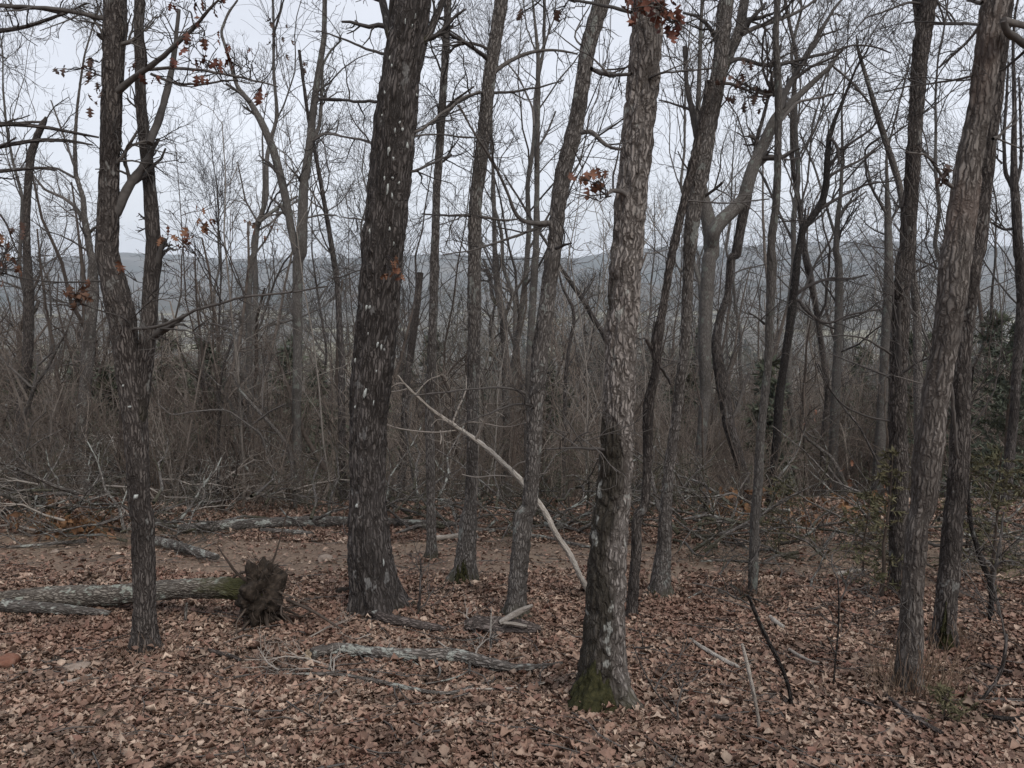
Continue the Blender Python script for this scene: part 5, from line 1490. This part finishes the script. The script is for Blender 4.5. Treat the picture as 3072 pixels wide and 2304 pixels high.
mb = MB(); d_ = norm(Ps[0] - Ps[3]); u_ = norm(np.cross(d_, [0, 0, 1])); w_ = np.cross(d_, u_)
gg = np.random.default_rng(4)
ring = [Ps[0] + d_ * (0.012 + 0.02 * gg.random()) + Rs[0] * 0.97 * (math.cos(q) * u_ + math.sin(q) * w_) for q in np.linspace(0, 2 * math.pi, 20, endpoint=False)]
mb.add([Ps[0] + d_ * 0.03] + ring, None, [(0, 1 + q, 1 + (q + 1) % 20) for q in range(20)])
link('broken_end', mb.mesh('broken_end', M_CUT, base2), e)
mb = MB(); pq, rq = raised('02:1985,930,30;2010,960,36;1995,1010,30;1975,1045,16', Ps[0][1] - 0.06)
stem(mb, pq, rq, 12, 0.02, 0.003, 0.02, 0.08, 3); link('splinter', mb.mesh('splinter', M_CUT, base2), e)

STK = [
 ('stick', 'grey forked stick lying just below the long lichened limb', '02:1840,1080,12;2000,1078,20;2150,1082,22|12:0,1085,24;110,1105,26;250,1130,24;400,1165,24;520,1190,24;640,1210,24;720,1208,24;800,1180,18;900,1150,14;1000,1110,10', M_LIMB),
 ('stick', 'thin pale twig running from the forked stick towards the mossy oak', '12:720,1200,10;860,1180,12;1000,1180,12;1120,1175,12;1230,1160,10;1400,1120,6', M_PTWIG),
 ('log', 'half-buried rotting log by the foot of the stout dark oak', '12:110,640,40;200,675,54;300,715,64;400,735,64;500,755,58;600,770,46;680,785,24', M_ROT),
 ('log', 'mossy grey log lying short behind the dark twin-stemmed tree', '02:1000,200,56;1120,225,58;1240,265,58;1330,290,52;1410,310,36', M_LIMB),
 ('log', 'long pale log at the edge of the brush left of the stout dark oak', '02:1150,120,50;1300,110,60;1500,100,70;1700,85,72;1900,78,72;2050,75,70;2212,75,66|12:40,76,62;300,78,52;520,84,44;760,98,34', M_LIMB),
 ('log', 'slender pale pole on the ground under the long pale brushside log', '02:1690,130,28;1850,140,30;2020,155,26', M_LIMB),
 ('log', 'pinkish bare pole lying between the slender tree and the straight grey one', '12:600,185,30;680,178,32;780,165,34', M_DEAD),
 ('stick', 'short white bare stick on the leaves right of the big mossy oak', '22:45,850,20;120,900,24;200,950,26;280,995,26;365,1038,22', M_DEAD),
 ('stick', 'brown stick lying by the dry-fuzzed foot of the peeling tree', '22:1310,1215,22;1400,1295,28;1500,1365,30;1590,1425,32;1680,1475,30', M_ROT),
 ('stick', 'weathered curved stick left of the peeling tree foot', '22:1050,1235,14;1140,1255,22;1210,1280,22;1290,1320,18', M_ROT),
 ('stick', 'dark wet stick near the olive grass tuft', '22:1940,1345,16;2040,1375,28;2130,1380,28;2212,1372,24', M_BLACK),
 ('stick', 'grey stick in the leaves on the far side of the dry curved sapling', '22:1910,1010,14;1990,1030,22;2080,1055,22;2160,1075,16', M_ROT),
 ('stick', 'knobbly bleached stick in the clearing under the thin pale tree', '22:565,700,20;600,735,34;650,770,22', M_DEAD),
 ('stick', 'pale twiggy stick in the leaves beside the dark bent sapling', '22:690,920,16;760,965,22;830,1000,16;940,1010,9', M_PTWIG),
 ('stick', 'reddish rotten branch at the bottom of the slope below the white stick', '22:40,1330,26;160,1350,34;280,1375,30;380,1395,16', M_ROT),
 ('stick', 'slim branch lying in brown litter between propped log and long lichened limb', '02:1210,905,14;1330,920,26;1450,950,30;1560,985,22', M_ROT),
 ('stick', 'thin bowed twig lying over litter below the tan flat stone', '02:400,1140,14;480,1125,16;540,1100,16;600,1085,12', M_PTWIG),
 ('stick', 'long grey branch lying along the far edge of the clearing', '22:120,335,14;300,330,16;500,350,14;700,355,10', M_LIMB),
 ('log', 'pale pole in the brush beyond the foot of the peeling tree', '22:1000,420,22;1080,405,26;1180,395,20', M_DEAD),
 ('log', 'red-brown log angled under the brush left of the thin pale tree', '22:100,50,36;180,62,38;280,80,30;420,110,22', M_ROT),
 ('log', 'grey bough lying behind the leaning bleached-foot tree', '12:880,130,30;980,135,26;1080,120,24;1240,110,26;1420,95,22;1600,80,16', M_LIMB),
 ('log', 'crooked branch on the litter just past the leaning tree', '12:1240,170,26;1330,180,24;1420,200,20;1530,230,22;1610,245,16', M_LIMB),
 ('log', 'stout mossy log in the slash heap uphill of the propped trunk', '01:0,1560,60;90,1575,66;180,1590,60;280,1610,46', M_LOG),
]
for nm, lab, s_, m_ in STK:
    log(nm, lab, s_, m_, 'stick' if nm == 'stick' else 'log', nr=14 if nm == 'stick' else 24, amp=0.004)

# splintered stump lying before the leaning tree
b, t = hit(*parse('12:1050,800,1')[0][:2])
e = empty('rotten_log', b, 'split rotten log with a pale splinter jutting up at the leaning tree foot', 'log')
P, R = raised('12:800,740,60;880,725,100;980,735,110;1080,745,95;1180,750,85;1290,765,40', b[1])
mb = MB(); stem(mb, P, R, 40, 0.015, 0.02, 0.05, 0.3, 12, 0.2, cap0=True, cap1=True, smooth=0.05)
link('trunk', mb.mesh('trunk', M_ROT, b), e)
P, R = raised('12:1030,715,40;1090,680,44;1160,640,40;1240,605,16', b[1] - 0.03)
mb = MB(); stem(mb, P, R, 16, 0.02, 0.006, 0.03, 0.4, 13, 0.12, cap1=True, smooth=0.03)
link('splinter', mb.mesh('splinter', M_DEAD, b), e)
P, R = raised('12:1050,720,20;1120,725,26;1200,740,18', b[1] - 0.09)
mb = MB(); stem(mb, P, R, 12, 0.02, 0.004, 0.03, 0.3, 14, 0.12, cap1=True, smooth=0.03)
link('splinter', mb.mesh('splinter', M_DEAD, b), e)

# upright sticks and dead saplings in the foreground
hero('s1', 'sapling', 'dark bent dead sapling standing in the leaves before the thin pale tree', '22:425,540,16;450,600,26;480,680,28;550,830,29;605,930,27;645,1010,26;680,1110,26;702,1200,27;705,1270,30', mat=M_BLACK, nr=14, spacing=0.03, amp=0.002, ext=0, limbs=[('22:450,610,14;380,570,12;280,520,10;200,485,8;60,460,5', -0.2), ('22:695,1230,12;660,1190,8', 0)], sub=(2, 2, 1))
hero('s2', 'sapling', 'pale dead rod stuck upright in the leaves near the white stick', '22:385,855,16;400,920,24;425,1010,26;440,1090,26;460,1170,26;478,1270,24;492,1350,22;500,1430,22', mat=M_DEAD, nr=14, spacing=0.03, amp=0.002, ext=0)
hero('s3', 'sapling', 'dry curved sapling bowed over right of the rusty moss foot', '22:2100,790,20;2095,860,22;2085,950,24;2060,1050,24;2020,1120,22;1960,1190,20;1900,1255,22', mat=M_DARK, nr=12, spacing=0.03, amp=0.002, ext=0, limbs=[('22:2095,840,12;2070,700,12;2040,560,10;2010,460,8', 0.1)], sub=(3, 3, 1))
hero('s4', 'sapling', 'dark forked dead sapling among cedar green past the peeling tree', '21:1835,1390,20;1860,1659,26|22:1875,120,30;1915,250,34;1950,360,34;1990,430,36;2000,520,30;1998,620,28;1990,715,28', mat=M_BLACK, nr=14, spacing=0.03, amp=0.003, ext=0.8,
     limbs=[('22:2005,480,26;2020,400,26;2035,340,24;2055,200,18;2080,0,14', 0.1), ('22:2020,380,22;1990,330,16;1960,325,10', -0.1), ('22:2020,360,20;2080,310,16;2160,320,10', -0.1), ('22:2010,480,16;2040,560,16;2060,680,18', 0.1)], sub=(3, 3, 1))
hero('s5', 'sapling', 'knee-high dark twig sapling beside the stout dark oak foot', '12:515,310,10;514,400,14;510,520,16;505,620,18;500,690,22', mat=M_DARK, nr=10, spacing=0.04, amp=0.001, ext=0, auto=(5, 0.1, 1, 0.1, 0.3), sub=(3, 2, 0))
hero('s6', 'sapling', 'slim pale upright twig before the split rotten log', '12:972,620,8;970,700,11;966,800,13;968,930,15', mat=M_DEAD, nr=8, spacing=0.04, amp=0.001, ext=0, auto=(2, 0.2, 1, 0.1, 0.2), sub=(2, 1, 0))
hero('s7', 'sapling', 'thin brown twig curving down right of the big mossy oak', '12:1890,860,8;1940,990,11;2010,1130,12;2090,1240,13;2150,1310,15;2212,1385,18', mat=M_BROWN, nr=8, spacing=0.04, amp=0.001, ext=0, auto=(3, 0.2, 1, 0.15, 0.4), sub=(2, 2, 0))
hero('s8', 'sapling', 'waist-high bare stem in the clearing by the bleached knobbly stick', '22:1005,430,10;1012,520,12;1012,640,13;1010,760,13;990,960,14;975,1140,14', mat=M_BROWN, nr=8, spacing=0.05, amp=0.001, ext=0, auto=(4, 0.3, 1, 0.15, 0.5), sub=(2, 2, 0))

# stones
def stone(label, tile, x_, y_, wd, ht, mat, seed, name='stone'):
    u, v, _ = parse('%s:%g,%g,1' % (tile, x_, y_))[0]
    b_, t = hit(u, v + ht / 2.16 * 0.35)
    rx = wd / 2.16 / 2 * t / F_PX; rz_ = ht / 2.16 / 2 * t / F_PX
    bm_ = bmesh.new(); bmesh.ops.create_icosphere(bm_, subdivisions=4, radius=1.0)
    V_ = np.array([q.co for q in bm_.verts]); T_ = np.array([[q.index for q in f.verts] for f in bm_.faces]); bm_.free()
    V_ = np.clip(V_, -0.82, 0.78)
    V_ = V_ * (1 + 0.22 * vnoise(V_[:, 0] * 1.6, V_[:, 1] * 1.6, V_[:, 2] * 1.6, seed) + 0.07 * vnoise(V_[:, 0] * 5, V_[:, 1] * 5, V_[:, 2] * 5, seed + 1))[:, None]
    V_ = V_ * np.array([rx, rx * 0.8, rz_]) + np.array([0, 0, rz_ * 0.35])
    tag(link(name, MB().add(V_, None, T_).mesh(name, mat), None, b_), label, 'stone')


stone('tan flat stone half buried in leaves near the dark twin-stemmed tree', '02', 490, 1005, 210, 80, M_STONE, 1)
stone('rusty red stone beside the tan flat stone', '02', 40, 970, 200, 140, M_REDSTONE, 2)
stone('dark lump of stone between the two flat stones', '02', 370, 960, 90, 70, M_EARTH, 3)
stone('pale squarish stone on the bank behind the root plate', '02', 2110, 300, 110, 80, M_STONE, 4)
stone('tan stone chip on the bank uphill of the propped mossy trunk', '02', 360, 255, 60, 40, M_STONE, 5)
stone('dark boulder at the stout oak foot towards the root plate', '12', 15, 510, 110, 90, M_EARTH, 6)
stone('flat grey slab in the leaves near the limb with the broken pale end', '02', 1730, 1040, 110, 30, M_STONE, 7)

g = np.random.default_rng(17)
def ferns(label, u, v, n_, rx, rz_, mat):
    b_, t = hit(u, v)
    mb_ = MB()
    p_ = np.stack([b_[0] + g.normal(size=n_) * rx, b_[1] + g.normal(size=n_) * rx * 0.6, np.zeros(n_)], 1)
    p_[:, 2] = hz(p_[:, 0], p_[:, 1]) + g.random(n_) ** 1.5 * rz_
    scatter_leaves(mb_, p_, 0.11 * g.uniform(0.6, 1.5, n_), 0.9, g)
    st = np.stack([p_[::6] - [0, 0, rz_], p_[::6] - [0, 0, rz_ * 0.4], p_[::6]], 1)
    tubes(mb_, st, np.full(st.shape[:2], 0.003), 3)
    e_ = empty('dead_fern', b_, label, 'dead fern')
    tag(link('foliage', mb_.mesh('foliage', mat, b_), e_), kind='stuff')
M_FERN = leaf_mat('rusty_fern', [(0.11, 0.055, 0.028), (0.2, 0.11, 0.055), (0.15, 0.075, 0.035)], True)
ferns('rusty clump of dead fern on the bank behind the propped mossy trunk', 235, 1600, 170, 0.32, 0.25, M_FERN)
ferns('ochre clump of dead fern at the foot of the crooked kinked trunk', 2220, 1560, 150, 0.35, 0.5, M_FERN)
ferns('ochre dead fern under the leaning dead grey stem', 2500, 1590, 120, 0.5, 0.5, M_FERN)

# ------------------------------------------------------------------ slash heaps at the brow
kindsb = []
for k in range(5):
    g_ = np.random.default_rng(700 + k)
    P0 = np.array([[0, 0, 0], [0.35, 0.03, 0.05], [0.7, -0.05, 0.1], [1.1, 0.02, 0.12], [1.5, 0.06, 0.2]]) * g_.uniform(0.7, 1.1)
    P0 = P0 + g_.normal(size=P0.shape) * 0.03
    R0 = np.linspace(0.022, 0.006, 5) * g_.uniform(0.7, 1.2)
    mb = MB(); tubes(mb, P0[None], R0[None], 6)
    a_, b_ = grow(P0[None], R0[None], 7, (0.3, 0.8), (25, 60), (0.15, 1), 6, 0.6, 0.05, 0.2, 0.004, 0.4, g_); tubes(mb, a_, b_, 4)
    a2, b2 = grow(a_, b_, 4, (0.1, 0.35), (25, 65), (0.2, 1), 4, 0.6, 0.03, 0.25, 0.003, 0.5, g_); tubes(mb, a2, b2, 3)
    kindsb.append([mb.mesh('branch', M_LIMB), mb.mesh('branch', M_GREY), mb.mesh('branch', M_PTWIG)])


def heap(label, u, v, n_, rad, hgt, seed, pale=0.5, size=1.0):
    b_, t = hit(u, v)
    g_ = np.random.default_rng(seed)
    e_ = empty('brush_pile', b_, label, 'brush pile')
    for k in range(n_):
        o_ = link('branch', kindsb[g_.integers(0, 5)][2 if g_.random() < pale - 1 else 0 if g_.random() < pale else 1], e_)
        x_, y_ = g_.uniform(-rad, rad), g_.uniform(-0.5, 0.8)
        o_.location = (x_, y_, float(hz(b_[0] + x_, b_[1] + y_)) - b_[2] + g_.random() ** 1.5 * hgt)
        o_.rotation_euler = (g_.uniform(0, 6.28), -g_.uniform(-0.2, 0.75 if hgt > 0.2 else 0.1), g_.uniform(0, 6.28))
        s_ = g_.uniform(0.55, 1.15) * size; o_.scale = (s_, s_, s_)


heap('heap of tangled slash on the bank behind the propped mossy trunk', 190, 1600, 40, 1.9, 0.5, 1, 0.3, 1.1)
heap('heap of pale bare branches sweeping upright right of the dark twin-stemmed tree', 640, 1540, 44, 1.5, 0.8, 2, 1.35, 1.1)
heap('tangle of grey boughs behind the straight and leaning grey trees', 1500, 1590, 40, 1.4, 0.6, 3, 0.3, 1.1)
heap('pale sticks thrown on the bank above the rusty fern clump', 130, 1575, 18, 1.3, 0.35, 12, 1.5, 0.9)
heap('low tangle of dead branches behind the big mossy oak', 1900, 1610, 30, 1.4, 0.45, 4, 0.3, 1.1)
heap('tangle of reddish twigs and poles at the clearing edge left of the cedars', 2480, 1660, 40, 1.7, 0.5, 5, 0.3, 1.1)
heap('loose twigs piled beside the far long log near the stout dark oak', 1000, 1590, 26, 1.2, 0.4, 6, 0.3, 1.1)
heap('slash strewn in the clearing behind the thin pale tree', 2330, 1770, 18, 0.8, 0.06, 7, 0.6, 0.6)
heap('thin grey brushwood scattered round the hooked branches of the long lichened limb', 1190, 2015, 24, 0.7, 0.07, 8, 1.6, 0.4)
heap('dead brushwood heaped on the far bank below the grey snag', 60, 1500, 26, 1.3, 0.6, 9, 0.3, 1.1)
heap('brushwood tangle past the rusty moss foot below the cedars', 2960, 1680, 26, 1.3, 0.5, 10, 0.5)

# ------------------------------------------------------------------ evergreens, dry fuzz, valley houses
def cedar(label, u, v, H, rad, seed, nb=70, ns=46, blade=0.07, depth=None, mat=None, cat='cedar', name='cedar_sapling', sparse=0.0, group=None):
    if depth is None:
        b_, t = hit(u, v)
    else:
        p, t = on_plane(u, v, depth); b_ = np.array([p[0], depth, float(hz(p[0], depth))])
    e_ = empty(name, b_, label, cat, group)
    mt, mf = conifer(H, rad, nb, ns, seed, blade, sparse=sparse)
    link('trunk', mt.mesh('trunk', M_ROOT), e_); link('foliage', mf.mesh('foliage', mat or M_CEDAR), e_)


cedar('olive young cedar growing against the slim dark tree foot', 2640, 1800, 1.35, 0.42, 1, 45, 22, 0.055)
cedar('olive cedar seedling between the slim dark tree and the peeling one', 2590, 1735, 0.9, 0.5, 2, 39, 22, 0.055)
cedar('spreading young cedar behind the dark forked dead sapling', 2990, 1790, 1.35, 0.75, 3, 63, 22, 0.055)
cedar('olive young cedar in the brush beyond the rusty moss foot', 2890, 1700, 1.2, 0.5, 4, 45, 22, 0.055)
cedar('low olive cedar bush behind the thin pale tree', 2340, 1660, 0.9, 0.55, 5, 45, 22, 0.055)
cedar('low spreading cedar tuft by the peeling tree and brown stick', 2830, 2170, 0.17, 0.3, 6, 30, 24, 0.035)
cedar('bluish green cedar standing in the brush past the peeling tree', 3020, 1350, 3.4, 1.0, 7, 90, 60, 0.12, depth=14.5, mat=M_PINE)
for k, (u, dd_, H) in enumerate(((400, 30, 6.5), (560, 36, 7.5), (620, 24, 4.6), (960, 27, 5.2), (60, 26, 4.6), (1700, 30, 5.0), (2340, 28, 4.6), (2620, 34, 7.5), (2780, 30, 7.0), (2960, 34, 9.0), (1420, 38, 6.0), (230, 34, 6.0), (2180, 40, 7.0), (3040, 26, 6), (500, 20, 4.4), (640, 18, 3.8), (850, 21, 4.6), (1100, 19, 3.6), (1650, 20, 3.8), (2300, 18, 3.4), (2850, 19, 4.6), (3000, 22, 5.6), (100, 19, 3.6), (2700, 22, 5), (330, 17, 3.0), (2060, 23, 4.4))):
    cedar(('tall' if H > 6.2 else 'small' if H < 4.2 else 'middling') + ' grey-green pine down the slope beyond ' + beyond((u - 1536) / F_PX, 1.0), u, 1200, H, H * 0.24, 40 + k, 60, 34, 0.26, depth=dd_, mat=M_PINE, cat='pine', name='pine_tree', group='pines down the slope')

mb = MB(); g = np.random.default_rng(61)
for key, n_, rr_, hh in (('Q', 200, 0.16, 0.4), ('P', 70, 0.22, 0.3), ('R', 80, 0.18, 0.3), ('Mt', 80, 0.25, 0.25), ('B', 60, 0.2, 0.2)):
    b_ = HEROES[key]['base']; rad0 = HEROES[key]['R'][3]
    a_ = g.uniform(0, 6.28, n_); r_ = rad0 + rr_ * g.random(n_) ** 1.5
    x_, y_ = b_[0] + np.cos(a_) * r_, b_[1] + np.sin(a_) * r_
    p0 = np.stack([x_, y_, hz(x_, y_) - 0.01], 1)
    d_ = norm(np.stack([g.normal(size=n_) * 0.22, g.normal(size=n_) * 0.22, np.ones(n_)], 1))
    ps = [p0]
    ln = hh * g.uniform(0.3, 1.0, n_)
    for s_ in range(4):
        d_ = norm(d_ + g.normal(size=(n_, 3)) * 0.16); ps.append(ps[-1] + d_ * (ln / 4)[:, None])
    tubes(mb, np.stack(ps, 1), np.full((n_, 5), 0.0016), 3)
tag(link('dry_grass', mb.mesh('dry_grass', M_STRAW)), 'dry wispy stems fuzzing the feet of trees right of the clearing', None, None, 'stuff')

M_WALL = noise_mat('painted_wall', [(0.55, 0.5, 0.4), (0.62, 0.57, 0.47)], 2, 3)
M_WHITE = noise_mat('white_wall', [(0.7, 0.7, 0.68), (0.78, 0.78, 0.76)], 2, 3)
M_ROOF = noise_mat('roof_shingle', [(0.1, 0.09, 0.085), (0.16, 0.14, 0.13)], 3, 3)
M_PANE = noise_mat('dark_pane', [(0.03, 0.035, 0.04), (0.05, 0.055, 0.06)], 2, 2)


def box(mb_, x0, x1, y0, y1, z0, z1):
    v_ = [(x, y, z) for z in (z0, z1) for x, y in ((x0, y0), (x1, y0), (x1, y1), (x0, y1))]
    mb_.add(v_, [(0, 3, 2, 1), (4, 5, 6, 7), (0, 1, 5, 4), (1, 2, 6, 5), (2, 3, 7, 6), (3, 0, 4, 7)])


def house(label, u, d0, W, D, Hh, rise, mat, cat, name):
    p, t = on_plane(u, 1000, d0)
    b_ = np.array([p[0], d0, float(hz(p[0], d0))])
    e_ = empty(name, b_, label, cat)
    m_ = MB(); box(m_, -W / 2, W / 2, 0, D, -1, Hh)
    m_.add([(-W / 2, 0, Hh), (-W / 2, D, Hh), (-W / 2, D / 2, Hh + rise), (W / 2, 0, Hh), (W / 2, D, Hh), (W / 2, D / 2, Hh + rise)], None, [(0, 2, 1), (3, 4, 5)])
    link('wall', m_.mesh('wall', mat, smooth=False), e_)
    m_ = MB(); o_ = 0.4
    for sg in (0, 1):
        ye, ym = (-o_, D / 2) if sg == 0 else (D + o_, D / 2)
        ze = Hh - o_ * rise / (D / 2)
        v_ = [(-W / 2 - o_, ye, ze + 0.05), (W / 2 + o_, ye, ze + 0.05), (W / 2 + o_, ym, Hh + rise + 0.05), (-W / 2 - o_, ym, Hh + rise + 0.05)]
        m_.add(v_ + [(a, b2, c + 0.2) for a, b2, c in v_], [(0, 1, 2, 3), (4, 5, 6, 7), (0, 1, 5, 4), (1, 2, 6, 5), (2, 3, 7, 6), (3, 0, 4, 7)])
    link('roof', m_.mesh('roof', M_ROOF, smooth=False), e_)
    for k in range(3):
        x0 = -W / 2 + W * (0.15 + 0.3 * k)
        m_ = MB(); box(m_, x0, x0 + W * 0.12, -0.05, 0.02, (0.1 if k == 1 else 1.0), 2.2)
        link('door' if k == 1 else 'window', m_.mesh('window', M_PANE, smooth=False), e_)


house('pale farmhouse far down in the valley between bare trunks', 1487, 560, 9, 7, 5.5, 2.6, M_WALL, 'house', 'farmhouse')
house('small white shed in the valley near the pale farmhouse', 1545, 520, 4.5, 3.5, 2.5, 1.2, M_WHITE, 'shed', 'shed')

# ------------------------------------------------------------------ the air
mh, th_, bh = new_mat('valley_haze')
th_.nodes.remove(bh)
pv = th_.nodes.new('ShaderNodeVolumePrincipled')
pv.inputs['Color'].default_value = (0.82, 0.9, 1.0, 1)
pv.inputs['Density'].default_value = 0.00024
pv.inputs['Anisotropy'].default_value = 0.2
th_.links.new(pv.outputs[0], [n_ for n_ in th_.nodes if n_.type == 'OUTPUT_MATERIAL'][0].inputs['Volume'])
m_ = MB(); box(m_, -3700, 3700, -420, 2700, -90, 90)
tag(link('haze', m_.mesh('haze', mh, smooth=False)), 'thin blue haze over the valley', None, None, 'stuff')
